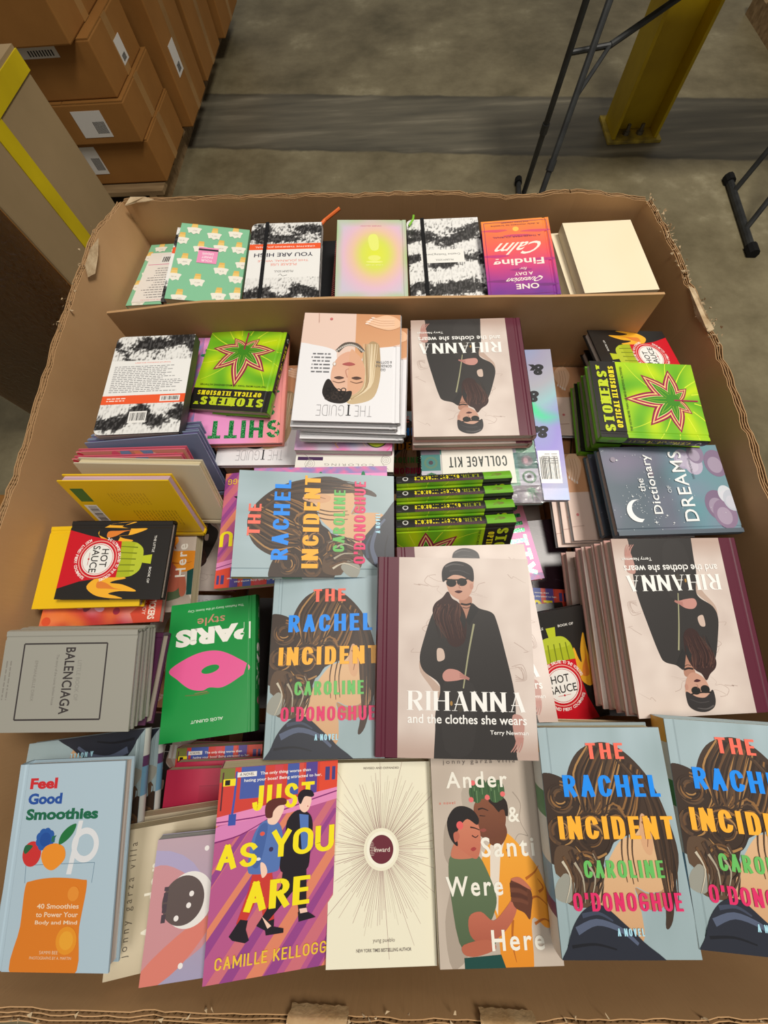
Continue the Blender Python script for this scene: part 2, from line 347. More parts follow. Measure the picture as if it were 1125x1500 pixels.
def art_ston(A):
    def bg(u,v):
        x=u-.5;y=(v-.78)*1.15;a=math.atan2(y,x);r=math.hypot(x,y)
        t=.5+.5*math.sin(5*a+5*r+2.2*math.sin(4*r+a));t2=.5+.5*math.sin(7*a-9*r)
        return mix(mix((104,176,34),(198,224,26),t),(128,196,44),.5*t2)
    A.fill(bg,60,60,(0,.25,1,1));A.fill((40,38,36),1,1,(0,0,1,.25))
    for i in range(14):
        a=math.radians(-170+i*26);P=[(.5+r*math.cos(a+.5*r),.74+r*.8*math.sin(a+.5*r)) for r in (.25,.4,.55,.7)]
        if min(p[1] for p in P)>.26: A.stroke(P,.012,.003,(220,236,60))
    leaf(A,.5,.74,.56)
    A.caps("STONERS'",.07,.05,.93,.145,(196,214,40),wv=.34,wh=.15,serif=.09,sh=.13,gap=.2,lw=.8)
    A.caps('OPTICAL ILLUSIONS',.12,.165,.93,.218,(236,222,40),wv=.3,wh=.16,serif=.09,sh=.14,gap=.22,lw=.7)
    A.text('TRIP WITH MORE THAN 100 MIND-BENDING ACTIVITIES',.08,.282,.93,.302,(66,90,30),bold=.01)
def art_ston_spine(A):     # u across the thickness, v along the spine
    A.fill((40,38,36),1,1,(0,.24,1,1));A.fill((112,178,40),1,1,(0,0,1,.24))
    A.fill((78,50,62),1,1,(.0,.26,.25,.84))
    A.blob([(.3,.12),(.5,.08),(.7,.12),(.6,.15),(.7,.18),(.5,.16),(.3,.18),(.4,.14)],(120,120,60))
    A.caps("STONERS'",.28,.28,.7,.43,(150,160,30),wv=.3,wh=.2,gap=.2,lw=.7,rot=-90)
    A.caps('OPTICAL ILLUSIONS',.26,.45,.74,.84,(236,222,40),wv=.3,wh=.2,gap=.22,lw=.7,rot=-90)
    A.ring(.5,.92,.22,.1,(200,200,196));A.rect(.1,.955,.9,.99,(90,90,88))
def art_hot(A):
    A.fill((38,35,33),2,2)
    fl=(246,180,48)
    for sgn in (-1,1):
        f=lambda *p:[(.5+sgn*(x-.5),y) for x,y in p]
        A.blob(f((.72,.62),(.7,.48),(.74,.36),(.77,.46),(.8,.5),(.82,.38),(.9,.24),(.9,.4),(.93,.5),(.96,.42),(.99,.36),(.98,.52),(.94,.64),(.84,.72)),fl)
        A.blob(f((.78,.62),(.8,.54),(.86,.46),(.88,.38),(.87,.52),(.86,.62)),(226,130,50))
    A.blob([(.29,.5),(.28,.34),(.34,.28),(.5,.265),(.66,.28),(.72,.34),(.71,.5),(.5,.52)],(172,184,36))
    A.blob([(.3,.33),(.36,.25),(.5,.235),(.64,.25),(.7,.33),(.5,.34)],(186,198,52))
    for k in range(5): A.stroke([(.35+.075*k,.3),(.34+.078*k,.4),(.335+.08*k,.49)],.016,.012,(120,132,24))
    A.poly([(.455,.235),(.545,.235),(.56,.15),(.44,.15)],(190,200,40))
    A.poly([(.27,.47),(.5,.455),(.73,.46),(.73,.55),(.78,.8),(.87,1),(.12,1),(.2,.78),(.25,.6)],(205,22,38))
    A.ring(.5,.67,.235,.012,(235,170,160));A.ell(.5,.67,.205,.205,(240,238,232),n=40);A.ring(.5,.67,.19,.006,(200,60,60))
    A.text('HOT',.37,.575,.6,.645,(52,50,48),bold=.012);A.text('SAUCE',.33,.665,.67,.735,(52,50,48),bold=.012)
    A.rect(.42,.755,.58,.759,(190,40,50));A.ell(.5,.757,.012,.012,(190,40,50))
    A.arctext("THE ULTIMATE SALUTE TO THE WORLD'S",.5,.67,.275,-72,72,.036,(250,235,230),.02)
    A.arctext('MOST LOVED FIERY CONDIMENTS',.5,.67,.275,240,120,.036,(250,235,230),.02,inside=True)
    A.text('THE LITTLE',.19,.135,.41,.157,(225,222,215),bold=.015);A.text('BOOK OF',.6,.135,.8,.157,(225,222,215),bold=.015)
def art_guide(A):
    A.fill((236,235,238),2,2)
    A.blob([(-.05,.72),(.08,.68),(.25,.66),(.36,.62),(.38,.55),(.5,.52),(.62,.55),(.64,.62),(.75,.66),(.93,.69),(1.05,.74),(1.05,1.05),(-.05,1.05)],(232,204,190))
    A.poly([(-.05,.72),(.08,.68),(.25,.66),(.36,.62),(.38,.55),(.45,.53),(.46,1.05),(-.05,1.05)],(222,168,126),col2=(208,150,108))
    A.blob([(.2,.62),(.19,.4),(.24,.22),(.36,.16),(.5,.16),(.46,.3),(.37,.4),(.37,.6),(.3,.72),(.22,.7)],(206,182,144),col2=(176,148,110))
    r=random.Random(3)
    for i in range(30):
        u=r.uniform(.0,.16);A.stroke([(.5-u*.4,.17+u*.2),(.28+u*.4,.3),(.24+u*.7,.5),(.22+u,.7)],.012,.003,r.choice(((224,204,168),(184,158,118),(150,120,88),(232,214,182))))
    A.blob([(.34,.44),(.36,.3),(.46,.22),(.58,.23),(.66,.32),(.67,.44),(.62,.56),(.52,.62),(.43,.6),(.37,.53)],(228,188,164),col2=(224,172,146))
    A.poly(smooth_pts([(.34,.44),(.36,.3),(.46,.22),(.5,.22),(.5,.62),(.43,.6),(.37,.53)]),(222,172,140))
    A.blob([(.46,.26),(.48,.18),(.56,.15),(.68,.17),(.74,.24),(.72,.34),(.68,.36),(.62,.29),(.56,.25)],(40,34,32))
    for i in range(24): A.ring(r.uniform(.52,.69),r.uniform(.19,.27),.022,.01,r.choice(((62,52,48),(28,24,24),(50,42,38))),10)
    for u in (.42,.59): A.blob([(u-.05,.375),(u,.36),(u+.05,.375),(u,.39)],(90,66,58));A.stroke([(u-.06,.345),(u,.33),(u+.06,.345)],.012,.006,(110,78,62))
    A.stroke([(.51,.38),(.53,.44),(.5,.46)],.01,.008,(196,140,118));A.blob([(.44,.5),(.5,.485),(.57,.5),(.5,.52)],(176,92,88))
    A.stroke([(.37,.62),(.44,.685),(.55,.69),(.63,.62)],.045,.045,(96,86,78));
    for i in range(16): A.ell(.37+.0175*i,.625+.06*math.sin(math.pi*i/15),.01,.012,(190,184,176))
    A.ell(.645,.5,.018,.026,(200,170,150));A.ell(.645,.5,.011,.018,(232,230,230))
    A.blob([(.02,.95),(.0,.88),(.1,.84),(.2,.85),(.3,.88),(.36,.92),(.28,.95),(.14,.99)],(238,194,158))
    for k in range(4): A.stroke([(.06,.88+.022*k),(.2,.87+.024*k),(.34-.02*k,.9+.02*k)],.03,.018,(240,200,168));A.ell(.345-.02*k,.9+.02*k,.018,.01,(246,226,214))
    for k in range(3): A.stroke([(.06,.89+.022*k),(.2,.882+.024*k),(.33-.02*k,.91+.02*k)],.004,.003,(190,130,96))
    A.ell(.715,.94,.016,.016,(208,116,116));A.stroke([(.84,.9),(.845,.96),(.85,1)],.008,.006,(196,160,146))
    g=(150,148,150)
    A.caps('THE',.26,.045,.42,.135,g,wv=.035,wh=.03,gap=.18,lw=.5);A.caps('GUIDE',.52,.045,.78,.135,g,wv=.035,wh=.03,gap=.16,lw=.5)
    A.caps('T',.455,.05,.5,.14,(40,40,42),wv=.14,wh=.05,gap=.1,lw=.5,serif=.06,sh=.04)
    for i,t in enumerate(('GIGI','GORGEOUS','& GOTTMIK')): A.text(t,.08+.06*(i==0),.445+.035*i,.24-.05*(i==0),.468+.035*i,(120,120,122))
    A.para(.68,.42,.88,.62,6,(120,120,124),.3,5,center=True)
def bw(u,v,seed=0):
    n=nz(u*3,v*9,seed)*.7+.5*nz(u*14,v*28,seed+2)+.35*nz(u*40,v*50,seed+5)
    b=math.sin(v*17+nz(u*3,v*2,seed)*3)
    t=n*1.7+.95*b-.25
    return mix((234,233,230),(30,28,28),(t+.12)*3.2) if nz(u*60,v*25,seed)>-.12 else mix((216,215,212),(78,76,76),(t+.9)*1.4)
def art_bwlabel(A):
    A.fill(lambda u,v:bw(u,v,1),70,100);A.rect(.25,.44,.83,.6,(238,236,230))
    A.text('PILGRIM SOUL',.4,.465,.64,.485,(60,60,60));A.text('Creative Thinking Journal',.3,.53,.8,.56,(70,70,72))
def art_high(A):
    A.fill(lambda u,v:bw(u,v,4),70,100);A.rect(0,.28,1,.64,(238,237,234));A.rect(0,.64,1,.715,(240,92,44))
    A.text('CREATIVE THINKING JOURNAL',.08,.665,.92,.69,(250,240,230),bold=.01)
    A.text('PILGRIM SOUL',.36,.345,.62,.37,(50,50,50));A.stroke([(.44,.31),(.5,.3),(.53,.325),(.56,.305)],.008,.004,(60,60,60))
    A.text('PLEASE USE',.32,.43,.68,.46,(238,130,110));A.text('THIS JOURNAL WHILE',.16,.48,.86,.512,(238,130,110));A.text('YOU ARE HIGH',.1,.545,.92,.595,(38,36,60),bold=.012)
def art_bwback(A):
    A.fill(lambda u,v:bw(u,v,7),70,100);A.rect(0,.27,1,.63,(238,237,234));A.rect(0,.63,1,.715,(240,92,44))
    A.text('CREATIVE THINKING JOURNAL',.3,.29,.75,.305,(236,120,100),bold=.01)
    A.para(.06,.33,.94,.61,15,(120,120,124),.32,9);A.para(.06,.655,.36,.7,2,(250,235,225),.4,3);A.barcode(.7,.645,.94,.7)
    A.barcode(.37,.79,.58,.9)
def art_calm(A):
    A.fill(lambda u,v:ramp(v+.05*nz(u*5,v*5),(0,(106,36,140)),(.18,(150,44,146)),(.4,(214,58,120)),(.65,(240,92,80)),(1,(242,140,48))),20,26)
    for u,v,w in ((.2,.13,.2),(.8,.2,.22),(.15,.45,.24),(.85,.52,.22),(.5,.78,.2),(.2,.83,.24),(.82,.86,.2),(.5,.33,.16)):
        A.blob([(u-w,v),(u-w*.3,v-.02),(u+w*.3,v-.012),(u+w,v+.004),(u+w*.4,v+.018),(u-w*.5,v+.014)],ramp(v,(0,(84,26,120)),(.5,(196,44,120)),(1,(226,88,90))))
    A.ell(.5,.87,.045,.045,(252,190,80))
    c=(250,232,220)
    A.text('ONE',.28,.09,.6,.155,c,bold=.02);A.text('Question',.22,.175,.72,.245,c,bold=.012,shear=.2);A.text('A DAY',.34,.26,.6,.3,c,bold=.015)
    A.text('for',.42,.325,.52,.36,c,shear=.2);A.text('Finding',.16,.39,.88,.5,c,bold=.02);A.text('Calm',.2,.53,.84,.69,c,bold=.012,shear=.3)
    A.text('A THREE-YEAR JOURNAL',.15,.755,.85,.785,(120,40,90),bold=.01);A.text('A daily moment to breathe',.14,.915,.86,.94,(120,40,70));A.text('and know yourself',.3,.95,.7,.97,(120,40,70))
    for a,b in (((.04,.03),(.96,.03)),((.96,.03),(.96,.97)),((.96,.97),(.04,.97)),((.04,.97),(.04,.03))): A.stroke([a,b],.006,.006,(130,40,120),sm=False)
def cone(A,u,v,s=1):
    A.poly([(u-.055*s,v+.0),(u+.06*s,v),(u+.042*s,v+.1*s),(u-.042*s,v+.1*s)],(240,205,120),col2=(228,182,92))
    for k in (.03,.055): A.stroke([(u-.045*s,v+k*s),(u+.045*s,v+k*s)],.006,.006,(250,222,150),sm=False)
    A.blob([(u-.12*s,v+.01*s),(u-.1*s,v-.03*s),(u-.09*s,v-.075*s),(u-.05*s,v-.065*s),(u,v-.085*s),(u+.04*s,v-.06*s),(u+.08*s,v-.07*s),(u+.1*s,v-.03*s),(u+.12*s,v+.01*s),(u+.05*s,v+.02*s),(u-.05*s,v+.022*s)],(240,236,222))
    A.para(u-.05*s,v-.035*s,u+.05*s,v-.012*s,2,(150,146,140),.3,int(u*99))
def art_ice(A):
    A.fill((134,196,156),2,2)
    for i,(u,v) in enumerate(((.3,.1),(.82,.04),(.05,.12),(.62,.25),(.1,.33),(.95,.3),(.32,.42),(.85,.5),(.03,.52),(.12,.72),(.38,.72),(.66,.68),(.95,.78),(.2,.93),(.5,.88),(.8,.93))): cone(A,u,v,.88)
    A.rect(.4,.48,.68,.69,(240,150,190));A.rect(.4,.645,.68,.67,(60,50,60))
    for i,t in enumerate(('YOUR','SWEET','DREAMS')): A.text(t,.46,.5+.045*i,.62,.53+.045*i,(252,232,240),bold=.02)
def art_iceback(A):
    art_ice(A);A.rect(.18,.04,.93,.84,(236,230,222));A.para(.25,.1,.86,.6,13,(130,126,126),.3,4);A.barcode(.3,.66,.72,.79);A.rect(.3,.63,.9,.64,(214,120,160))
    A.text('CREATIVE JOURNAL',.3,.06,.8,.075,(214,100,110))
def art_aura(A):
    def f(u,v):
        r=math.hypot((u-.45),(v-.55)*1.05);c=ramp(r*1.9,(0,(224,232,60)),(.35,(216,224,92)),(.62,(232,196,168)),(.85,(226,188,206)),(1.15,(206,196,214)))
        e=max(abs(u-.5),abs(v-.5))*2;return mix(c,(142,206,96),max(0,(e-.8)*4)*(.5+.5*nz(u*3,v*3)))
    A.fill(f,40,50);A.blob([(.4,.62),(.5,.6),(.55,.72),(.52,.8),(.42,.79)],(230,236,120));A.ell(.46,.5,.09,.05,(232,236,120));A.ell(.46,.45,.12,.018,(234,238,130))
    A.text('INNER GLOW',.36,.91,.66,.925,(200,90,140));A.text('a deck of calm',.34,.4,.58,.418,(240,242,170))
def art_paris(A):
    g=(24,146,66);A.fill(g,2,2)
    A.blob([(.06,.44),(.2,.37),(.36,.325),(.5,.335),(.58,.32),(.72,.345),(.86,.42),(.96,.49),(.8,.56),(.6,.6),(.4,.59),(.2,.52)],(236,98,158),k=5)
    A.ell(.5,.465,.1,.042,g,-8);A.stroke([(.5,.3),(.62,.295),(.76,.3)],.014,.01,(96,120,60));A.stroke([(.52,.31),(.66,.306)],.01,.006,(150,110,80))
    A.text('PARiS',.06,.655,.92,.79,(244,242,234),bold=.06);A.text('style',.36,.80,.68,.885,(206,140,120),bold=.004)
    A.text('The Fashion Story of the Iconic City',.14,.92,.8,.945,(210,232,210),bold=.006);A.text('ALOÏS GUINUT',.34,.1,.68,.125,(232,240,228),bold=.01)
def art_paris_spine(A):
    A.fill((24,140,62),1,1);A.text('PARiS',.15,.28,.9,.62,(244,242,234),bold=.06,rot=-90);A.text('style',.3,.65,.8,.72,(206,140,120),rot=-90)
    A.ell(.5,.2,.25,.3,(236,98,158));A.text('GUINUT',.35,.82,.7,.92,(200,225,200),rot=-90)
def art_just(A):
    A.fill((184,90,142),2,2)
    for i in range(-4,9):
        u=i*.3;A.poly([(u,1.02),(u+.13,1.02),(u+1.0,.2),(u+.93,.2)],(224,134,104) if i%2 else (206,112,124))
    for i in range(-3,7): A.poly([(i*.34+.1,1.02),(i*.34+.2,1.02),(i*.34+1.02,.25),(i*.34+.98,.25)],(150,70,140))
    A.poly([(0,0),(1,0),(1,.2),(0,.27)],(208,66,56))
    for u,w,c in ((.17,.2,(72,92,168)),(.45,.07,(206,70,80)),(.56,.1,(72,92,168)),(.66,.04,(216,84,70)),(.72,.1,(86,70,150))): A.rect(u,0,u+w,.16,c)
    A.rect(.0,0,.12,.07,(120,124,60));A.poly([(.84,.0),(1,0),(1,.16),(.84,.17)],(226,76,52));A.rect(.89,.03,.93,.1,(70,66,130));A.rect(.95,.03,.98,.1,(70,66,130))
    A.poly([(0,.24),(1,.14),(1,.2),(.6,.25),(0,.28)],(228,140,190));A.blob([(0,.29),(.2,.27),(.42,.26),(.38,.3),(.15,.34),(0,.36)],(216,130,186))
    A.stroke([(0,.265),(.4,.25),(.8,.19),(1,.16)],.01,.01,(130,40,110));A.stroke([(0,.36),(.2,.335),(.42,.27)],.012,.006,(130,40,110))
    A.stroke([(.135,.02),(.13,.15),(.12,.24)],.018,.018,(72,86,170),sm=False);A.rect(.095,.23,.155,.285,(60,84,170));A.rect(.02,.02,.032,.21,(90,40,50))
    A.rect(.03,.055,.13,.09,(244,224,40));A.rect(.045,.06,.085,.086,(30,28,30))
    A.rect(.14,.025,.3,.05,(236,232,226));A.text('A NOVEL',.16,.03,.28,.044,(60,50,60),bold=.01)
    A.text('The only thing worse than',.33,.03,.76,.05,W_,bold=.012);A.text('hating your boss? Being attracted to her.',.2,.06,.86,.08,W_,bold=.012)
    Y=(246,228,30)
    A.caps('JUST',.28,.1,.8,.225,Y,wv=.2,wh=.14,gap=.14,lw=.62)
    sk=(244,206,186);dk=(34,28,36)
    # figure on the left: denim jacket, red trousers, boots
    A.poly([(.33,.5),(.47,.5),(.5,.6),(.52,.76),(.44,.77),(.39,.62),(.3,.74),(.22,.75),(.3,.6)],(204,60,52))
    A.blob([(.3,.36),(.38,.28),(.5,.29),(.55,.36),(.54,.5),(.5,.53),(.33,.53),(.28,.5)],(86,118,182))
    A.blob([(.36,.3),(.42,.3),(.4,.42),(.36,.5),(.31,.48),(.32,.38)],(70,100,164));A.ell(.38,.34,.02,.016,(226,90,70));A.ell(.46,.42,.018,.018,(60,50,90));A.ell(.36,.46,.02,.012,(230,230,236))
    A.blob([(.42,.24),(.42,.29),(.48,.3),(.52,.27),(.55,.22),(.52,.2),(.46,.19)],sk);A.blob([(.4,.26),(.39,.21),(.42,.18),(.5,.17),(.56,.18),(.56,.205),(.5,.21),(.46,.235),(.45,.265)],(96,44,40))
    A.poly([(.25,.73),(.31,.74),(.3,.78),(.33,.83),(.3,.84),(.2,.82),(.17,.8)],dk);A.poly([(.44,.76),(.52,.75),(.52,.785),(.6,.8),(.6,.82),(.46,.82)],dk)
    A.blob([(.38,.48),(.42,.49),(.44,.53),(.4,.55)],sk)
    # figure on the right: black suit, loafers
    A.poly([(.57,.5),(.76,.5),(.77,.6),(.78,.74),(.72,.745),(.68,.62),(.62,.66),(.45,.77),(.41,.745),(.56,.6)],dk)
    A.blob([(.58,.29),(.66,.24),(.76,.26),(.8,.32),(.79,.45),(.76,.54),(.57,.54),(.54,.48),(.57,.38)],dk);A.poly([(.68,.26),(.76,.27),(.77,.42),(.72,.46)],(84,120,188))
    A.blob([(.68,.18),(.68,.23),(.72,.255),(.76,.24),(.78,.19),(.74,.165)],sk);A.blob([(.67,.2),(.66,.165),(.7,.14),(.77,.145),(.8,.17),(.78,.18),(.72,.175),(.69,.21)],dk)
    A.stroke([(.745,.225),(.755,.226)],.008,.008,(180,60,70),sm=False)
    A.poly([(.41,.745),(.45,.77),(.49,.79),(.46,.8),(.38,.77)],dk);A.poly([(.42,.73),(.46,.755),(.5,.78),(.47,.79)],sk);A.poly([(.71,.735),(.78,.735),(.83,.755),(.86,.77),(.72,.78)],dk);A.poly([(.72,.72),(.78,.72),(.79,.74),(.73,.742)],sk)
    A.caps('AS',.03,.375,.35,.49,Y,wv=.24,wh=.16,gap=.12,lw=.8);A.caps('YOU',.46,.33,.99,.46,Y,wv=.23,wh=.16,gap=.08,lw=.85)
    A.caps('ARE',.27,.565,.8,.7,Y,wv=.23,wh=.15,gap=.1,lw=.72);A.caps('CAMILLE KELLOGG',.08,.885,.96,.94,(238,196,60),wv=.17,wh=.14,gap=.18,lw=.7)
def art_ander(A):
    A.fill(lambda u,v:mix((206,192,178),(186,172,158),.5+.8*nz(u*3,v*3,3)),16,24)
    A.blob([(.1,1.0),(.06,.8),(.14,.6),(.08,.5),(.1,.36),(.2,.32),(.16,.6),(.26,.9)],(170,156,142));A.blob([(.3,.34),(.26,.2),(.36,.15),(.4,.3)],(180,168,154))
    A.stroke([(.72,.2),(.78,.26),(.76,.34),(.82,.42)],.008,.004,(156,142,130));A.stroke([(.82,.42),(.74,.41),(.7,.44)],.006,.003,(150,138,126))
    o=(238,166,56)
    A.blob([(.42,.5),(.5,.44),(.62,.4),(.76,.48),(.88,.58),(.95,.72),(1.0,.8),(.9,.84),(.78,.8),(.74,1.03),(.52,1.03),(.48,.78),(.36,.62)],o,col2=(226,140,36),k=5)
    A.poly([(.48,.46),(.62,.42),(.56,.52),(.52,.68),(.5,.78),(.45,.7)],(226,214,200))
    for P in (((.76,.62),(.84,.59),(.88,.56)),((.86,.68),(.9,.66),(.86,.62)),((.76,.72),(.84,.7),(.92,.74)),((.62,.8),(.6,.9),(.62,.98)),((.8,.82),(.88,.8),(.94,.82))): A.stroke(P,.022,.004,(180,100,30))
    A.stroke([(.62,.48),(.64,.52)],.012,.006,(140,60,40),sm=False)
    # standing man on the right: brown skin, cactus crown
    A.blob([(.45,.42),(.5,.36),(.6,.34),(.64,.4),(.58,.46),(.5,.46)],(112,66,46))
    A.blob([(.36,.3),(.38,.25),(.46,.23),(.58,.25),(.64,.3),(.62,.38),(.54,.42),(.46,.43),(.4,.41),(.39,.36)],(132,80,56),col2=(110,64,46))
    A.blob([(.5,.24),(.6,.22),(.66,.25),(.66,.32),(.62,.31),(.58,.3),(.54,.27)],(40,28,24));A.blob([(.585,.3),(.63,.29),(.63,.34),(.59,.35)],(122,72,50))
    A.stroke([(.4,.285),(.44,.28),(.49,.292)],.014,.006,(40,26,22));A.stroke([(.41,.315),(.46,.318)],.008,.005,(50,30,26),sm=False);A.blob([(.4,.385),(.44,.378),(.46,.388),(.43,.396)],(150,76,66))
    for u,v,rx,ry in ((.38,.2,.05,.07),(.45,.18,.045,.08),(.53,.18,.05,.08),(.6,.19,.05,.08),(.4,.22,.04,.05),(.56,.22,.05,.05)):
        A.ell(u,v,rx,ry,(62,96,58));A.stroke([(u,v-.03),(u,v+.03)],.008,.006,(110,140,96),sm=False);A.stroke([(u-rx*.5,v-.025),(u-rx*.5,v+.025)],.005,.004,(36,62,40),sm=False)
    for u,v in ((.345,.235),(.49,.225),(.37,.15),(.63,.21)): A.ell(u,v,.022,.02,(232,110,110))
    # man on the left: eyes closed, black hair, green shirt
    A.blob([(.12,.52),(.22,.5),(.36,.5),(.44,.58),(.5,.7),(.46,.78),(.42,.82),(.46,.9),(.2,.93),(.12,.7)],(98,116,84),col2=(80,98,70))
    A.blob([(.14,.51),(.18,.44),(.26,.42),(.34,.5),(.28,.52)],(196,118,92))
    A.blob([(.18,.44),(.18,.36),(.24,.31),(.36,.33),(.4,.38),(.4,.46),(.36,.52),(.28,.5)],(206,128,100),col2=(192,110,86))
    A.blob([(.14,.42),(.12,.34),(.18,.28),(.26,.265),(.35,.285),(.4,.33),(.38,.36),(.3,.33),(.24,.36),(.2,.4),(.2,.46)],(34,28,28))
    A.ell(.23,.36,.03,.03,(226,96,96));A.blob([(.17,.4),(.21,.39),(.22,.42),(.18,.44)],(186,104,84))
    A.stroke([(.33,.41),(.36,.42),(.385,.41)],.01,.006,(70,36,32));A.stroke([(.32,.37),(.36,.375),(.4,.385)],.012,.006,(44,28,26));A.blob([(.31,.475),(.34,.465),(.36,.475),(.33,.485)],(166,62,62))
    A.blob([(.26,.78),(.36,.76),(.46,.8),(.58,.74),(.64,.7),(.67,.73),(.62,.8),(.5,.87),(.36,.9),(.26,.86)],(196,112,88),col2=(170,90,70))
    A.blob([(.62,.66),(.64,.62),(.7,.62),(.78,.66),(.8,.7),(.78,.76),(.76,.8),(.72,.77),(.64,.74)],(98,56,40))
    for k in range(4): A.stroke([(.62,.645+.022*k),(.7,.65+.022*k),(.76,.67+.02*k)],.03,.02,(112,66,48) if k%2 else (86,48,36));
    A.blob([(.63,.62),(.7,.61),(.76,.635),(.8,.67),(.76,.66),(.7,.64)],(190,112,86))
    A.blob([(.2,.9),(.4,.88),(.46,.92),(.3,.95),(.2,.94)],(180,100,76));A.poly([(.2,.955),(.5,.945),(.53,1),(.2,1)],(24,72,66))
    w=(240,236,224);T=lambda t,a,b,c,d,bold=.018:A.text(t,a,b,c,d,w,bold=bold,sp=1.25)
    T('Ander',.13,.09,.68,.175);T('&',.66,.275,.76,.35);T('Santi',.4,.42,.86,.515);T('Were',.08,.6,.56,.69);T('Here',.43,.84,.86,.93)
    A.text('jonny garza villa',.11,.025,.77,.055,(110,100,94),sp=1.5);A.text('a novel',.06,.24,.2,.255,(224,120,100),sp=1.3)
def art_ander_side(A):      # the pale head of the same novel, name widely spaced
    A.fill(lambda u,v:mix((206,192,164),(184,170,142),.5+.9*nz(u*3,v*6,9)),14,20)
    A.text('jonny garza villa',.12,.07,.9,.12,(96,86,72),sp=1.6);A.text('Ander',.2,.17,.72,.27,(236,230,212),bold=.01,sp=1.3)
    r=random.Random(2)
    for i in range(9): u=r.random();v=r.random();A.stroke([(u,v),(u+.02*r.random(),v+.1),(u-.01,v+.2)],.006,.002,(232,222,196))
def art_inward(A):
    A.fill((236,231,208),2,2);r=random.Random(6);k=A.W/A.H
    for i in range(150):
        a=2*math.pi*(i+r.random()*.5)/150;r0=.17;r1=r.uniform(.3,.52)*(1.3 if abs(math.sin(a))>.6 else 1)*(1.25 if i%7==0 else 1)
        A.stroke([(.5+r0*math.cos(a),.455+r0*k*math.sin(a)),(.5+r1*math.cos(a),.455+r1*k*math.sin(a))],.0045,.0025,r.choice(((176,150,138),(196,184,164),(206,196,176),(158,120,116))),sm=False)
    A.ell(.5,.455,.145,.145,(242,238,220),n=40);A.ell(.5,.455,.115,.115,(104,32,48),n=40)
    for i in range(9): A.stroke([(.39+.01*r.random(),.42+i*.008),(.42+.04*r.random(),.42+i*.008)],.004,.002,(226,210,196),sm=False)
    A.text('inward',.43,.445,.58,.468,(240,230,215));A.text('REVISED AND EXPANDED',.32,.025,.68,.037,(120,110,100),bold=.01)
    A.text('yung pueblo',.42,.87,.62,.893,(140,130,120));A.text('NEW YORK TIMES BESTSELLING AUTHOR',.27,.915,.77,.93,(120,110,104),bold=.01)
def art_feel(A):
    A.fill((176,198,212),2,2)
    for t,c,v,u1 in (('Feel',(206,44,50),.075,.38),('Good',(40,82,162),.155,.44),('Smoothies',(28,104,74),.235,.79)): A.text(t,.12,v,u1,v+.058,c,bold=.045)
    A.poly([(.62,.3),(.66,.3),(.6,.56),(.555,.56)],(224,226,230));A.ring(.7,.42,.1,.045,(224,226,230))
    A.blob([(.2,.62),(.25,.59),(.45,.575),(.7,.585),(.75,.61),(.72,.8),(.7,1.02),(.18,1.02),(.2,.8)],(222,126,34),k=5)
    for P in (((.18,.515),(.8,.505)),((.8,.505),(.79,.6)),((.18,.515),(.19,.6))): A.stroke(list(P),.004,.004,(110,140,160),sm=False)
    A.ell(.22,.46,.085,.09,(206,50,50));A.blob([(.14,.44),(.16,.415),(.22,.42),(.2,.44),(.16,.46)],(40,100,62));
    for i in range(9): a=i*.7;A.ell(.33+.055*math.cos(a),.39+.035*math.sin(a),.034,.034,(42,92,170))
    A.ell(.33,.39,.05,.05,(34,80,158));A.poly([(.39,.375),(.43,.37),(.41,.39),(.42,.405),(.385,.4)],(40,110,90))
    A.blob([(.31,.47),(.34,.425),(.43,.41),(.51,.43),(.53,.48),(.48,.52),(.42,.54),(.35,.52)],(238,146,42));A.blob([(.46,.415),(.47,.37),(.53,.33),(.6,.315),(.58,.36),(.52,.4)],(34,116,62))
    A.ell(.62,.86,.09,.09,(232,150,40));A.ell(.62,.86,.06,.06,(236,166,50));A.ell(.64,.65,.05,.05,(232,146,52))
    for i,t in enumerate(('40 Smoothies','to Power Your','Body and Mind')): A.text(t,.33,.695+.038*i,.7,.718+.038*i,(242,214,180),bold=.02)
    A.text('SAMMI BEE',.4,.905,.56,.92,(240,210,170));A.text('PHOTOGRAPHS BY A. MARTIN',.32,.93,.68,.943,(240,210,170))
def art_balen(A):
    A.fill((158,156,146),2,2);c=(58,52,52)
    for a,b in (((.13,.22),(.88,.22)),((.88,.22),(.88,.85)),((.88,.85),(.13,.85)),((.13,.85),(.13,.22))): A.stroke([a,b],.016,.016,c,sm=False)
    A.text('BALENCIAGA',.17,.455,.83,.53,c,bold=.02,sp=1.05);A.text('LITTLE BOOK OF',.3,.4,.7,.43,(142,140,132),bold=.01);A.text('The story of the iconic fashion house',.24,.575,.74,.6,(124,120,114))
    A.text('EMMANUELLE DIRIX',.3,.73,.7,.752,(136,132,124));A.para(.3,.93,.8,.99,2,(136,132,124),.3,3)
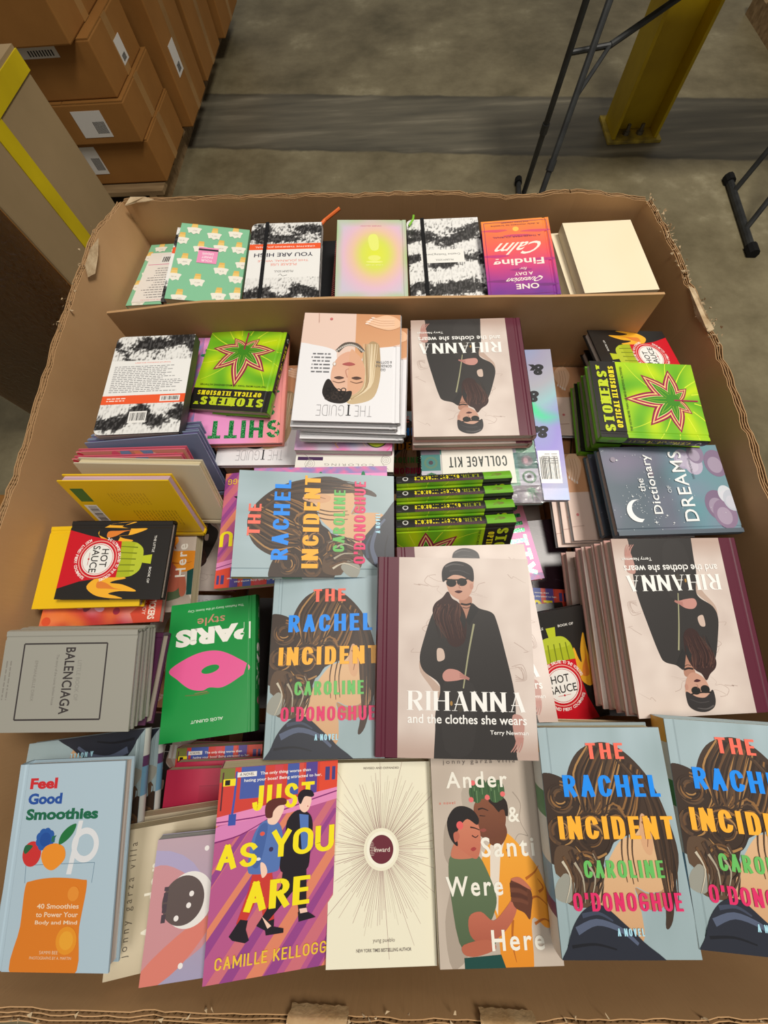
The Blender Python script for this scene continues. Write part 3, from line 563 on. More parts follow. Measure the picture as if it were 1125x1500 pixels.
def art_dict(A):
    def f(u,v):
        c=ramp(v+.12*nz(u*2,v*2,1),(0,(92,106,118)),(.45,(84,100,112)),(.7,(92,150,158)),(1,(110,150,160)))
        return mix(c,(150,130,160),.5*nz(u*3,v*3,6)+.15)
    A.fill(f,30,36)
    for u,v,s,c in ((.84,.68,.12,(170,160,186)),(.78,.76,.13,(186,176,198)),(.9,.8,.12,(140,124,150)),(.3,.86,.17,(126,106,134)),(.2,.9,.16,(140,118,146)),(.42,.95,.1,(208,214,222)),(.35,.99,.12,(190,196,208)),(.78,.95,.16,(132,112,140))):
        A.ell(u,v,s,s*.8,c);A.ell(u-.02,v-.01,s*.6,s*.5,mix(c,(220,214,226),.35))
    r=random.Random(9)
    for i in range(90): A.ell(r.gauss(.35,.2)%1,r.gauss(.28,.16)%1,.004,.004,(226,232,236),n=5)
    P=[];k=A.W/A.H
    for i in range(17): a=math.radians(-95+195*i/16-90);P.append((.26+.125*math.cos(a),.2+.125*k*math.sin(a)))
    P2=[(.275+.105*math.cos(math.radians(95-190*i/16-90)+0*i),.225+.1*k*math.sin(math.radians(95-190*i/16-90))) for i in range(17)]
    A.poly(P+P2,(238,240,242))
    for u,v,s in ((.13,.32,.02),(.2,.42,.014),(.12,.46,.012),(.84,.12,.016),(.42,.18,.014)):
        A.poly([(u-s,v),(u-s*.2,v-s*.2),(u,v-s),(u+s*.2,v-s*.2),(u+s,v),(u+s*.2,v+s*.2),(u,v+s),(u-s*.2,v+s*.2)],(236,240,242))
    A.ell(.85,.09,.03,.03,(150,140,156));A.ell(.68,.38,.035,.03,(110,100,116));c=(238,240,240)
    A.text('the',.47,.245,.62,.3,c,bold=.005);A.text('Dictionary',.22,.325,.9,.415,c,bold=.012,sp=1.05);A.text('OF',.45,.48,.53,.51,(210,216,220));A.text('DREAMS',.13,.56,.93,.67,c,bold=.008,sp=1.1)
    A.text('3000 MEANINGS',.6,.72,.85,.735,(90,90,106));A.rect(0,0,.045,1,(88,100,112))
def art_club(A):
    def f(u,v):
        n=nz(u*5,v*4,2);m=nz(u*6,v*6,8)
        return mix(mix((236,120,176),(206,200,214),(n+.4)*1.4),(150,170,214),max(0,m)*1.4)
    A.fill(f,40,40);r=random.Random(7)
    for i in range(80): u=r.random();v=r.random();A.stroke([(u,v),(u+r.uniform(-.06,.06),v+.04),(u+r.uniform(-.08,.08),v+.07)],.012,.004,r.choice(((240,176,120),(250,220,200),(240,90,160),(250,200,80),(120,150,220))))
    A.caps('SELF-CARE'.replace('-',' '),.1,.28,.9,.42,(18,120,60),wv=.28,wh=.22,gap=.14,lw=.7,mat=1)
    A.caps('CLUB',.3,.1,.9,.25,(14,104,56),wv=.26,wh=.2,gap=.16,lw=.75);A.caps('CLUB',.3,.07,.9,.09,(130,224,160),wv=.3,wh=.6,gap=.16,lw=4)
    A.ell(.16,.12,.12,.12,(206,222,64));A.ring(.16,.12,.115,.012,(60,80,40));A.text('NO. 1 GUIDE',.09,.11,.23,.13,(80,90,40))
def art_shit(A):
    A.fill(lambda u,v:mix((236,152,206),(240,150,120),ramp(u+.1*nz(u*3,v*3),(0,(0,0,0)),(1,(1,1,1)))[0]*0+min(1,max(0,(.45-u)*1.6+.1*nz(u*4,v*4)))),30,30)
    A.fill(lambda u,v:mix((236,120,170),(130,140,200),.5+.9*nz(u*20,v*20)),6,40,(.93,0,1,1))
    A.caps('SHITTY',.04,.045,.94,.2,(16,150,70),wv=.2,wh=.17,gap=.16,lw=.62,mat=1,)
    A.caps('SELF',.1,.24,.6,.34,(30,110,60),wv=.2,wh=.17,gap=.16,lw=.62,mat=1)
    for u,v in ((.16,.46),(.85,.5),(.3,.78),(.85,.82)):
        for a in range(0,360,60): A.ell(u+.05*math.cos(math.radians(a)),v+.035*math.sin(math.radians(a)),.05,.02,(38,130,84),a)
        A.ell(u,v,.03,.03,(240,200,120))
def art_coll(A):
    r=random.Random(12);pal=((66,128,124),(96,160,152),(196,192,206),(120,110,122),(146,190,166),(52,104,98),(208,206,204))
    n=6;m=8
    for i in range(n):
        for j in range(m):
            c=r.choice(pal);u,v=i/n,j/m;A.rect(u,v,u+1/n,v+1/m,c);cu=u+.5/n;cv=v+.5/m;q=(i*3+j)%4;d=mix(c,(30,70,50),.6)
            if q==0:
                for a in range(0,360,45): A.stroke([(cu,cv+.04),(cu+.06*math.cos(math.radians(a)),cv+.05*math.sin(math.radians(a)))],.02,.004,(52,110,76),sm=False)
            elif q==1:
                A.ring(cu,cv,.05,.02,(92,128,104));A.ell(cu,cv,.02,.02,(70,60,70))
            elif q==2:
                A.ell(cu,cv,.05,.05,(112,98,108));A.ell(cu+.01,cv,.02,.03,(190,150,160))
            else:
                for k in range(14): A.ell(u+r.random()/n,v+r.random()/m,.006,.006,mix(c,(250,250,250),.6),n=6)
    A.rect(.2,.14,.82,.52,(236,232,222));k=(44,52,48)
    A.caps('COLLAGE KIT',.26,.27,.76,.35,k,wv=.16,wh=.13,gap=.2,lw=.58);A.text('CAI & JO',.4,.19,.66,.23,(150,146,140),sp=1.3);A.text('Create your own wall collage',.3,.42,.7,.45,(130,126,120))
def art_holo(A):  # iridescent sheen of the foil, painted in as fixed rainbow colours
    def f(u,v):
        c=ramp((v*.8+.35*u+.25*nz(u*2,v*2,3))%1.0,(0,(146,164,206)),(.2,(172,172,200)),(.4,(150,140,206)),(.55,(150,190,196)),(.68,(170,170,180)),(.85,(164,160,186)),(1,(146,164,206)))
        g=max(0,1-abs(v-.62-.5*(u-.2)+.1*nz(u*4,v*2))*14)*max(0,1-abs(u-.2)*3.4);c=mix(c,(60,224,140),g)
        if u>.86: c=ramp((v*1.3)%1,(0,(60,210,190)),(.35,(170,226,90)),(.6,(90,220,140)),(.8,(200,210,190)),(1,(60,210,190)))
        return c
    A.fill(f,40,60)
    for u,v in ((.18,.66),(.14,.42),(.12,.85)): A.text('&',u-.05,v-.04,u+.07,v+.04,(34,34,38),bold=.05)
    A.barcode(.035,.1,.19,.3);A.para(.05,.22,.18,.29,5,(110,110,110),.3)
def art_lum(A):
    A.fill(lambda u,v:mix((182,156,168),(160,154,184),1-u),4,4)
    A.poly([(.9,.0)]+[(.52+.4*math.cos(math.radians(a)),.0+.3*math.sin(math.radians(a))) for a in range(0,181,15)]+[(.1,0)],(168,158,194))
    A.blob([(-.1,-.05),(.0,.0),(.2,.3),(.5,.36),(.75,.15),(.8,.0),(.6,-.1)],(198,140,146));A.blob([(-.05,.0),(.1,.0),(.35,.22),(.4,.36),(.1,.2)],(212,122,108))
    A.ell(.54,.21,.2,.2,(228,226,222),n=40);A.ell(.54,.178,.175,.175,(88,74,72),n=40)
    for u,v in ((.58,.22),(.42,.15),(.5,.21),(.9,.28),(.1,.2)): A.ell(u,v,.02,.02,(232,228,226))
    A.text('Luminous',.12,.37,1.0,.46,(44,40,74),bold=.015);A.para(.4,.07,.68,.095,1,(70,56,66),.9,5)
    A.blob([(.2,.8),(.5,.7),(.8,.8),(.6,.9)],(206,150,140))
def art_stick(A):
    A.fill(lambda u,v:mix(mix((190,36,48),(236,120,50),.5+1.1*nz(u*5,v*5,2)),(236,180,190),max(0,nz(u*6,v*6,9))),30,34);r=random.Random(5)
    for i in range(26): A.ell(r.random(),r.random(),r.uniform(.03,.08),r.uniform(.03,.06),r.choice(((240,180,50),(160,30,60),(230,170,190),(120,40,60),(220,80,40))),r.uniform(0,180))
    A.poly([(.62,0),(1,0),(1,.22),(.9,.26)],(216,70,40));A.text('STICKERS',.72,.05,.97,.11,(250,236,220),bold=.03);A.text('ENJOY',.76,.13,.92,.17,(250,236,220))
def art_people(A):
    A.fill((206,140,120),2,2);r=random.Random(15)
    for i in range(60): A.ell(r.random(),r.random(),r.uniform(.04,.1),r.uniform(.04,.08),r.choice(((196,40,64),(230,150,110),(60,110,120),(236,200,180),(70,50,80),(220,90,120),(240,170,60),(110,150,190))),r.uniform(0,180))
def art_dark(A):
    A.fill((44,22,32),2,2);r=random.Random(3)
    for i in range(24): u=r.random();v=r.random();A.stroke([(u,v),(u+.1,v+.03),(u+.18,v+.1)],.01,.002,(74,52,64))
def art_yelback(A):
    A.fill((238,192,22),2,2);A.para(.5,.12,.78,.55,14,(196,150,20),.35,2);A.para(.2,.3,.42,.66,12,(206,158,20),.3,6)
    A.rect(.12,.83,.34,.95,(60,112,52));A.barcode(.4,.84,.74,.96)
def art_yel(A):
    A.fill((238,194,20),2,2);A.text('THE LITTLE BOOK OF',.2,.1,.8,.14,(222,178,20));A.text('MUSTARD',.2,.45,.8,.55,(222,176,18))
def art_plain(c,c2=None):
    return lambda A:A.fill(lambda u,v:mix(c,c2 or c,.5+.5*nz(u*2,v*2)),6,8)
def art_col(A):
    A.fill((240,238,230),2,2);A.text('COLORING',.2,.045,.7,.065,(150,148,144),sp=1.4);A.rect(.72,.09,.98,.12,(70,40,84))
    for u,v in ((.08,.1),(.3,.2),(.85,.06),(.6,.25),(.1,.4),(.8,.4)):
        for r_ in (.05,.03,.012): A.ring(u,v,r_,.004,(176,174,168),16)
    A.stroke([(.05,.02),(.12,.08),(.1,.16)],.004,.003,(160,158,152));A.stroke([(.9,.02),(.86,.1),(.95,.16)],.004,.003,(160,158,152))
def art_crim(A): A.fill((178,36,70),2,2);A.rect(.36,.11,.9,.115,(150,28,58));A.rect(.36,.115,.9,.5,(166,32,64))
def art_purp(A): A.fill((84,40,72),2,2);A.fill((100,48,84),1,1,(.1,.05,.9,.15))
def art_rach_spine(A):
    A.fill((206,210,204),1,1)
    for v0,v1,c in ((0,.12,(214,160,60)),(.3,.42,(70,130,80)),(.62,.78,(110,160,190)),(.78,.84,(96,60,100))): A.fill(c,1,1,(0,v0,1,v1))
def art_ander_spine(A):
    A.fill((198,188,166),1,1);A.text('Ander & Santi Were Here',.3,.15,.6,.68,(110,102,88),rot=-90,bold=.01);A.text('JONNY GARZA VILLA',.68,.3,.82,.6,(130,120,104),rot=-90)
# ---------------------------------------------------------------- materials
def new_mat(name,rough=.5,spec=.5):
    m=bpy.data.materials.new(name); m.use_nodes=True; nt=m.node_tree; b=nt.nodes['Principled BSDF']
    b.inputs['Roughness'].default_value=rough; b.inputs['Specular IOR Level'].default_value=spec; return m,nt,b
def N_(nt,t,**k):
    n=nt.nodes.new(t)
    for a,v in k.items():
        if a in n.inputs: n.inputs[a].default_value=v
        else: setattr(n,a,v)
    return n
def coords(nt,scale=(1,1,1)):
    tc=N_(nt,'ShaderNodeTexCoord'); mp=N_(nt,'ShaderNodeMapping'); mp.inputs['Scale'].default_value=scale
    nt.links.new(tc.outputs['Object'],mp.inputs['Vector']); return mp.outputs['Vector']
def rampn(nt,fac,stops):
    r=N_(nt,'ShaderNodeValToRGB'); e=r.color_ramp.elements
    while len(e)<len(stops): e.new(.5)
    for i,(p,c) in enumerate(stops): e[i].position=p; e[i].color=(*lin(c),1)
    nt.links.new(fac,r.inputs['Fac']); return r.outputs['Color']
def noisy(name,stops,scale=8,rough=.6,spec=.3,bump=.1,stretch=(1,1,1),detail=4,bdist=.002):
    m,nt,b=new_mat(name,rough,spec); v=coords(nt,stretch)
    n=N_(nt,'ShaderNodeTexNoise',Scale=scale,Detail=detail); nt.links.new(v,n.inputs['Vector'])
    nt.links.new(rampn(nt,n.outputs['Fac'],stops),b.inputs['Base Color'])
    if bump:
        n2=N_(nt,'ShaderNodeTexNoise',Scale=scale*6,Detail=3); nt.links.new(v,n2.inputs['Vector'])
        bp=N_(nt,'ShaderNodeBump',Strength=bump,Distance=bdist); nt.links.new(n2.outputs['Fac'],bp.inputs['Height']); nt.links.new(bp.outputs['Normal'],b.inputs['Normal'])
    return m
def flat(name,c,rough=.5,spec=.4,metal=0):
    m,nt,b=new_mat(name,rough,spec); b.inputs['Base Color'].default_value=(*lin(c),1); b.inputs['Metallic'].default_value=metal; return m
def print_mat(name,rough,spec=.5,grain=.03,metal=0,coat=0):
    m,nt,b=new_mat(name,rough,spec); a=N_(nt,'ShaderNodeVertexColor'); a.layer_name='Col'; nt.links.new(a.outputs['Color'],b.inputs['Base Color'])
    v=coords(nt); n=N_(nt,'ShaderNodeTexNoise',Scale=60,Detail=2); nt.links.new(v,n.inputs['Vector'])
    bp=N_(nt,'ShaderNodeBump',Strength=grain,Distance=.001); nt.links.new(n.outputs['Fac'],bp.inputs['Height']); nt.links.new(bp.outputs['Normal'],b.inputs['Normal'])
    b.inputs['Metallic'].default_value=metal; b.inputs['Coat Weight'].default_value=coat; return m
M={}
M['print']=print_mat('printed_cover',.42); M['gloss']=print_mat('glossy_cover',.3,.5,.05); M['holo']=print_mat('holographic_foil',.5,.4,.12,metal=.15,coat=.12)
def glitter():
    m,nt,b=new_mat('green_glitter',.25,.9); v=coords(nt); vo=N_(nt,'ShaderNodeTexVoronoi',Scale=900.0); nt.links.new(v,vo.inputs['Vector'])
    sp=N_(nt,'ShaderNodeSeparateColor'); nt.links.new(vo.outputs['Color'],sp.inputs['Color'])
    nt.links.new(rampn(nt,sp.outputs[0],[(0,(6,90,40)),(.45,(10,140,62)),(.75,(30,190,90)),(1,(170,250,190))]),b.inputs['Base Color'])
    b.inputs['Metallic'].default_value=.5; return m
M['glitter']=glitter()
def pages(name,c,dark):
    m,nt,b=new_mat(name,.8,.15); v=coords(nt,(1,1,1)); w=N_(nt,'ShaderNodeTexNoise',Scale=1.0,Detail=1); mp=N_(nt,'ShaderNodeMapping'); mp.inputs['Scale'].default_value=(6,6,1500)
    nt.links.new(v,mp.inputs['Vector']); nt.links.new(mp.outputs['Vector'],w.inputs['Vector']); nt.links.new(rampn(nt,w.outputs['Fac'],[(.35,dark),(.6,c)]),b.inputs['Base Color']); return m
M['page']=pages('page_edges',(222,208,196),(176,160,150)); M['white_page']=pages('white_page_edges',(214,212,212),(168,166,168)); M['cream_page']=pages('cream_page_edges',(220,206,170),(188,172,136)); M['purple_page']=pages('purple_page_edges',(86,26,110),(60,16,84)); M['pink_page']=pages('pink_page_edges',(206,176,190),(170,140,156))
M['elastic']=flat('elastic',(26,26,28),.8,.2)
def cardboard(name,a,b_,scale=3,bump=.15):
    m,nt,bs=new_mat(name,.72,.25); v=coords(nt)
    n=N_(nt,'ShaderNodeTexNoise',Scale=scale,Detail=6,Roughness=.6); nt.links.new(v,n.inputs['Vector'])
    col=rampn(nt,n.outputs['Fac'],[(.3,a),(.7,b_)])
    f=N_(nt,'ShaderNodeTexNoise',Scale=1.0,Detail=2); mp=N_(nt,'ShaderNodeMapping'); mp.inputs['Scale'].default_value=(240,240,14); nt.links.new(v,mp.inputs['Vector']); nt.links.new(mp.outputs['Vector'],f.inputs['Vector'])
    bp=N_(nt,'ShaderNodeBump',Strength=bump,Distance=.0015); nt.links.new(f.outputs['Fac'],bp.inputs['Height']); nt.links.new(bp.outputs['Normal'],bs.inputs['Normal'])
    nt.links.new(col,bs.inputs['Base Color']); return m
M['card']=cardboard('brown_cardboard',(180,140,96),(198,158,114)); M['card_dark']=cardboard('tan_cardboard',(136,92,42),(154,106,52)); M['card_grey']=cardboard('weathered_cardboard',(140,120,88),(154,132,98))
M['card_torn']=noisy('torn_cardboard',[(.3,(160,132,98)),(.7,(206,184,150))],40,.9,.1,.5)
M['flute']=flat('flute_paper',(128,98,64),.9,.1)
M['tape_yellow']=noisy('yellow_tape',[(.3,(178,156,6)),(.7,(206,184,16))],6,.35,.4,.05); M['tape_clear']=noisy('brown_tape',[(.4,(146,106,58)),(.6,(164,122,70))],5,.18,.6,.1)
M['label']=flat('paper_label',(214,210,204),.6); M['ink']=flat('ink',(30,30,32),.6)
M['black_metal']=noisy('black_painted_tube',[(.3,(34,35,36)),(.7,(52,54,54))],20,.5,.4,.1); M['rubber']=flat('black_rubber',(22,22,22),.85,.2)
M['post']=noisy('yellow_paint',[(.3,(176,148,6)),(.7,(200,172,14))],5,.5,.4,.15); M['post_base']=noisy('worn_yellow_paint',[(.35,(120,104,50)),(.65,(190,166,60))],14,.7,.3,.3)
M['steel']=flat('bolt_steel',(120,116,104),.5,.5,.6); M['wood']=noisy('pallet_wood',[(.3,(120,96,66)),(.7,(158,132,96))],3,.8,.2,.3,(1,12,12)); M['table']=flat('table_plastic',(190,188,182),.5)
M['orange']=flat('orange_ribbon',(232,112,48),.6); M['green_leaf']=flat('green_ribbon',(140,210,60),.6); M['pink_wire']=flat('pink_wire',(230,130,120),.4)
def film():
    m=bpy.data.materials.new('clear_film'); m.use_nodes=True; nt=m.node_tree; nt.nodes.clear()
    o=N_(nt,'ShaderNodeOutputMaterial'); mx=N_(nt,'ShaderNodeMixShader'); t=N_(nt,'ShaderNodeBsdfTransparent'); g=N_(nt,'ShaderNodeBsdfGlossy'); g.inputs['Roughness'].default_value=.12
    v=coords(nt,(1,2.2,1)); n=N_(nt,'ShaderNodeTexNoise',Scale=55,Detail=5,Distortion=1.2); nt.links.new(v,n.inputs['Vector'])
    b=N_(nt,'ShaderNodeBump',Strength=1.0,Distance=.004); nt.links.new(n.outputs['Fac'],b.inputs['Height']); nt.links.new(b.outputs['Normal'],g.inputs['Normal'])
    f=N_(nt,'ShaderNodeFresnel',IOR=1.45); nt.links.new(b.outputs['Normal'],f.inputs['Normal']); a=N_(nt,'ShaderNodeMath',operation='ADD'); a.inputs[1].default_value=.05; nt.links.new(f.outputs[0],a.inputs[0])
    nt.links.new(a.outputs[0],mx.inputs[0]); nt.links.new(t.outputs[0],mx.inputs[1]); nt.links.new(g.outputs[0],mx.inputs[2]); nt.links.new(mx.outputs[0],o.inputs[0]); return m
M['film']=film(); M['tape_gloss']=noisy('glossy_tape',[(.3,(176,140,96)),(.7,(206,176,134))],30,.08,.9,.4)
def floor_mat():
    m,nt,b=new_mat('worn_concrete',.5,.35); tc=N_(nt,'ShaderNodeTexCoord'); v=tc.outputs['Object']
    n=N_(nt,'ShaderNodeTexNoise',Scale=1.9,Detail=9,Roughness=.68); nt.links.new(v,n.inputs['Vector'])
    c1=rampn(nt,n.outputs['Fac'],[(.3,(92,84,60)),(.45,(116,106,80)),(.58,(134,124,96)),(.75,(176,166,136))])
    mp=N_(nt,'ShaderNodeMapping'); mp.inputs['Scale'].default_value=(.5,4,1); nt.links.new(v,mp.inputs['Vector']); n2=N_(nt,'ShaderNodeTexNoise',Scale=3,Detail=6); nt.links.new(mp.outputs['Vector'],n2.inputs['Vector'])
    c2=rampn(nt,n2.outputs['Fac'],[(.3,(84,80,68)),(.55,(108,102,86)),(.8,(150,142,122))])
    # filled trench: a grey band crossing the slab, y = 3.02 + slope
    sp=N_(nt,'ShaderNodeSeparateXYZ'); nt.links.new(v,sp.inputs[0])
    ma=N_(nt,'ShaderNodeMath',operation='MULTIPLY_ADD'); ma.inputs[1].default_value=.115; nt.links.new(sp.outputs[0],ma.inputs[0]); nt.links.new(sp.outputs[1],ma.inputs[2])
    wv=N_(nt,'ShaderNodeTexNoise',Scale=6,Detail=4); nt.links.new(v,wv.inputs['Vector']); w2=N_(nt,'ShaderNodeMath',operation='MULTIPLY_ADD'); w2.inputs[1].default_value=.05; nt.links.new(wv.outputs['Fac'],w2.inputs[0]); nt.links.new(ma.outputs[0],w2.inputs[2])
    mr=N_(nt,'ShaderNodeMapRange'); mr.inputs['From Min'].default_value=2.9; mr.inputs['From Max'].default_value=3.55; nt.links.new(w2.outputs[0],mr.inputs['Value'])
    msk=N_(nt,'ShaderNodeValToRGB'); e=msk.color_ramp.elements
    for p in (.5,.5): e.new(p)
    for i,(p,k) in enumerate(((0.0,0),(.04,1),(.96,1),(1.0,0))): e[i].position=p; e[i].color=(k,k,k,1)
    nt.links.new(mr.outputs[0],msk.inputs[0])
    mx=N_(nt,'ShaderNodeMix',data_type='RGBA'); nt.links.new(msk.outputs[0],mx.inputs[0]); nt.links.new(c1,mx.inputs[6]); nt.links.new(c2,mx.inputs[7])
    jn=N_(nt,'ShaderNodeValToRGB'); e=jn.color_ramp.elements
    for p in (.5,)*5: e.new(p)
    for i,(p,k) in enumerate(((0.0,1),(.03,.5),(.1,1),(.9,1),(.97,.55),(1,1),)): e[i].position=p; e[i].color=(k,k,k,1)
    e[6].position=1.0; e[6].color=(1,1,1,1)
    nt.links.new(mr.outputs[0],jn.inputs[0]); mu=N_(nt,'ShaderNodeMix',data_type='RGBA',blend_type='MULTIPLY'); mu.inputs[0].default_value=1; nt.links.new(mx.outputs[2],mu.inputs[6]); nt.links.new(jn.outputs[0],mu.inputs[7])
    nt.links.new(mu.outputs[2],b.inputs['Base Color'])
    n3=N_(nt,'ShaderNodeTexNoise',Scale=30,Detail=6); nt.links.new(v,n3.inputs['Vector']); bp=N_(nt,'ShaderNodeBump',Strength=.2,Distance=.004); nt.links.new(n3.outputs['Fac'],bp.inputs['Height']); nt.links.new(bp.outputs['Normal'],b.inputs['Normal'])
    return m
# ---------------------------------------------------------------- floor
o=MB().box(-7,7,-5,11,-.1,0).build('floor',floor_mat()); tag(o,kind='structure',label='worn grey-green concrete warehouse floor with a filled trench')
# ---------------------------------------------------------------- the book box
RIM=[ # inner face plan point and rim height, clockwise from the back left corner
(-.600,.885,.930),(-.42,.89,.926),(-.18,.885,.924),(.07,.888,.918),(.24,.885,.905),(.36,.887,.912),(.505,.878,.896),
(.53,.80,.885),(.545,.70,.876),(.562,.61,.864),(.566,.52,.868),(.566,.40,.868),(.566,.24,.866),(.566,.02,.866),(.562,-.2,.864),(.55,-.378,.838),
(.35,-.384,.836),(.12,-.388,.850),(-.1,-.388,.860),(-.35,-.386,.874),(-.58,-.382,.890),
(-.598,-.2,.922),(-.604,.08,.924),(-.600,.24,.928),(-.592,.36,.944),(-.594,.49,.952),(-.596,.62,.953),(-.598,.76,.955)]
box=empty('gaylord_box',(0,.25,0)); tag(box,'large open brown corrugated box with ragged rim holding all the books','box')
OFF=Vector((0,.25,0))
def panel(name,idx,th=.0115,torn=0):
    # wall panel: double liner sheets with fluting between, following the rim points
    pts=[RIM[i] for i in idx]
    # resample
    P=[]
    for a,b in zip(pts,pts[1:]):
        n=max(2,int(math.hypot(a[0]-b[0],a[1]-b[1])/.012))
        for k in range(n): t=k/n; P.append([a[j]+(b[j]-a[j])*t for j in range(3)])
    P.append(list(pts[-1]))
    r=random.Random(len(name)+idx[0])
    jag=[]
    for i,p in enumerate(P):
        j=.0022*nz(i*.5,idx[0])+.003*nz(i*.13,idx[0]+3)
        if torn: j+=-.010*max(0,nz(i*.35,9)+.1)*torn
        jag.append(j)
    nrm=[]
    for i in range(len(P)):
        a=P[max(i-1,0)];b=P[min(i+1,len(P)-1)];d=Vector((b[0]-a[0],b[1]-a[1],0)).normalized(); nrm.append(Vector((-d.y,d.x,0)))   # outward for clockwise path
    root=MB();fl=MB();n=len(P)
    sheets=(0,.0038,.0076,th)
    for si,s in enumerate(sheets):
        b=len(root.v)
        for i,p in enumerate(P):
            z=p[2]+jag[i]+r.uniform(-.001,.001); w=.0005
            for q in (s-w,s+w):
                for zz in (0.0,z): v=Vector((p[0],p[1],zz))+nrm[i]*q-OFF; root.v.append(tuple(v))
        for i in range(n-1):
            k=b+4*i;m=k+4
            root.f+=[(k,m,m+1,k+1),(k+2,k+3,m+3,m+2),(k+1,m+1,m+3,k+3)]
    # fluting between the sheets, the top 40 mm of it
    L=0;acc=[0]
    for a,b in zip(P,P[1:]): L+=math.hypot(a[0]-b[0],a[1]-b[1]);acc.append(L)
    for s0,s1 in zip(sheets,sheets[1:]):
        k=0;x=0;prev=None
        while x<L:
            while k<n-2 and acc[k+1]<x: k+=1
            t=(x-acc[k])/max(acc[k+1]-acc[k],1e-6);t=min(max(t,0),1)
            p=[P[k][j]+(P[k+1][j]-P[k][j])*t for j in range(3)];q=s0+.0006 if (round(x/.0036)%2==0) else s1-.0006
            z=p[2]+jag[k]-.0006-r.uniform(0,.0012);v=Vector((p[0],p[1],0))+nrm[k]*q-OFF
            b=len(fl.v);fl.v+=[(v.x,v.y,z-.035),(v.x,v.y,z)]
            if prev is not None: fl.f.append((prev,b,b+1,prev+1))
            prev=b;x+=.0036
    w=root.build('wall_panel',M['card'],box)
    f=fl.build('fluting',M['flute'],w);f['kind']='stuff'
    return w
for idx,tn in (((0,1,2,3,4,5,6),.3),((6,7,8,9,10,11,12,13,14,15),.8),((15,16,17,18,19,20),.5),((20,21,22,23,24,25,26,27,0),.2)): panel('wall_panel',idx,torn=tn)
MB().box(-.59,.56,-.63,.63,.002,.012).build('bottom_panel',M['card'],box)
# torn paper edges on the rim
def scrap(pts,nm='torn_liner',mat='card_torn',th=.0012,parent=box,off=OFF):
    b=MB();n=len(pts);c=sum((Vector(p) for p in pts),Vector())/n
    nr=(Vector(pts[1])-Vector(pts[0])).cross(Vector(pts[2])-Vector(pts[0])).normalized()*th
    b.v=[tuple(Vector(p)-off) for p in pts]+[tuple(Vector(p)+nr-off) for p in pts]
    b.f=[tuple(range(n-1,-1,-1)),tuple(range(n,2*n))]+[(i,(i+1)%n,n+(i+1)%n,n+i) for i in range(n)]
    return b.build(nm,M[mat],parent)
scrap([(.548,.66,.876),(.556,.65,.878),(.566,.60,.872),(.570,.555,.873),(.560,.55,.870),(.556,.60,.862)])
scrap([(-.590,.735,.956),(-.588,.70,.947),(-.588,.66,.940),(-.590,.64,.948),(-.594,.66,.957),(-.593,.70,.960)])
scrap([(-.59,.87,.932),(-.57,.882,.930),(-.55,.884,.930),(-.53,.888,.930),(-.55,.892,.934),(-.58,.89,.936)])
r=random.Random(77)
def crumbs(name,path,n,sz):
    b=MB()
    for i in range(n):
        t=r.random()*(len(path)-1);k=int(t);f=t-k;p=[path[k][j]+(path[min(k+1,len(path)-1)][j]-path[k][j])*f for j in range(3)]
        c=Vector(p)+Vector((r.gauss(0,.006),r.gauss(0,.006),r.uniform(-.002,.008)))-OFF
        a=[c+Vector((r.uniform(-1,1),r.uniform(-1,1),r.uniform(-.7,1)))*sz for _ in range(4)]
        q=len(b.v);b.v+=[tuple(x) for x in a];b.f+=[(q,q+1,q+2),(q,q+2,q+3),(q,q+3,q+1),(q+1,q+3,q+2)]
    o=b.build(name,M['card_torn'],box);o['kind']='stuff';return o
def outp(i,d=.005): a=RIM[i];return (a[0]*(1+d/.55),a[1]+(d if a[1]>.25 else -d),a[2])
crumbs('torn_fibres',[outp(6),outp(7),outp(8),outp(9),outp(10)],150,.0035)
crumbs('torn_fibres',[outp(i) for i in (27,26,25)],30,.003)
crumbs('torn_fibres',[outp(i) for i in (15,16,17,18,19,20)],90,.003)
# clear tape on rims
for x0,x1,z in ((-.125,-.06,.872),(.085,.145,.862)):
    m=MB();nx,ny=16,8
    for j in range(ny+1):
        for i in range(nx+1):
            t=j/ny;yy=(-.383+.0)-.0165*max(0,min(1,(t-.35)*3.3));zz=z-.02*max(0,.35-t)/.35 if t<.35 else (z if t<.65 else z-.03*(t-.65)/.35)
            m.v.append((x0+(x1-x0)*i/nx+.002*nz(j*.6,i*.3),yy+.0012*nz(i*.9,j*.8,2)-OFF.y,zz+.0022*nz(i*.8,j*.7,4)))
    for j in range(ny):
        for i in range(nx): q=j*(nx+1)+i;m.f.append((q,q+1,q+nx+2,q+nx+1))
    m.build('clear_tape',M['tape_gloss'],box,smooth=True)
def tape_strip(pts,w,name='clear_tape'):
    b=MB();n=len(pts)
    for p in pts: b.v+=[(p[0]-OFF.x,p[1]-OFF.y,p[2]-OFF.z)]
    return b
# divider
dv=empty('cardboard_divider',(-.05,.58,.74)); tag(dv,'tan corrugated divider sheet standing across the box behind the front rows','divider')
b=MB();n=26
for k,(y0,y1) in enumerate(((0,0),)):
    for i in range(n+1):
        t=i/n;x=-.545+t*(.985);ztop=.933+.016*min(1,t*5)-.006*t+.002*nz(i*.4,2);yt=.566+.004*math.sin(t*5);yb=.578
        bl=-.575+t*(1.035)
        if t>.93: ztop-=.0
        for y,z,xx in ((yt,ztop,x),(yt+.005,ztop,x),(yb,.60,bl),(yb+.005,.60,bl)): b.v.append((xx+.05,y-.58,z-.74))
for i in range(n):
    k=4*i;m=k+4; b.f+=[(k,k+2,m+2,m),(k+1,m+1,m+3,k+3),(k,m,m+1,k+1),(k+2,k+3,m+3,m+2)]
b.f+=[(0,1,3,2),(4*n,4*n+2,4*n+3,4*n+1)]
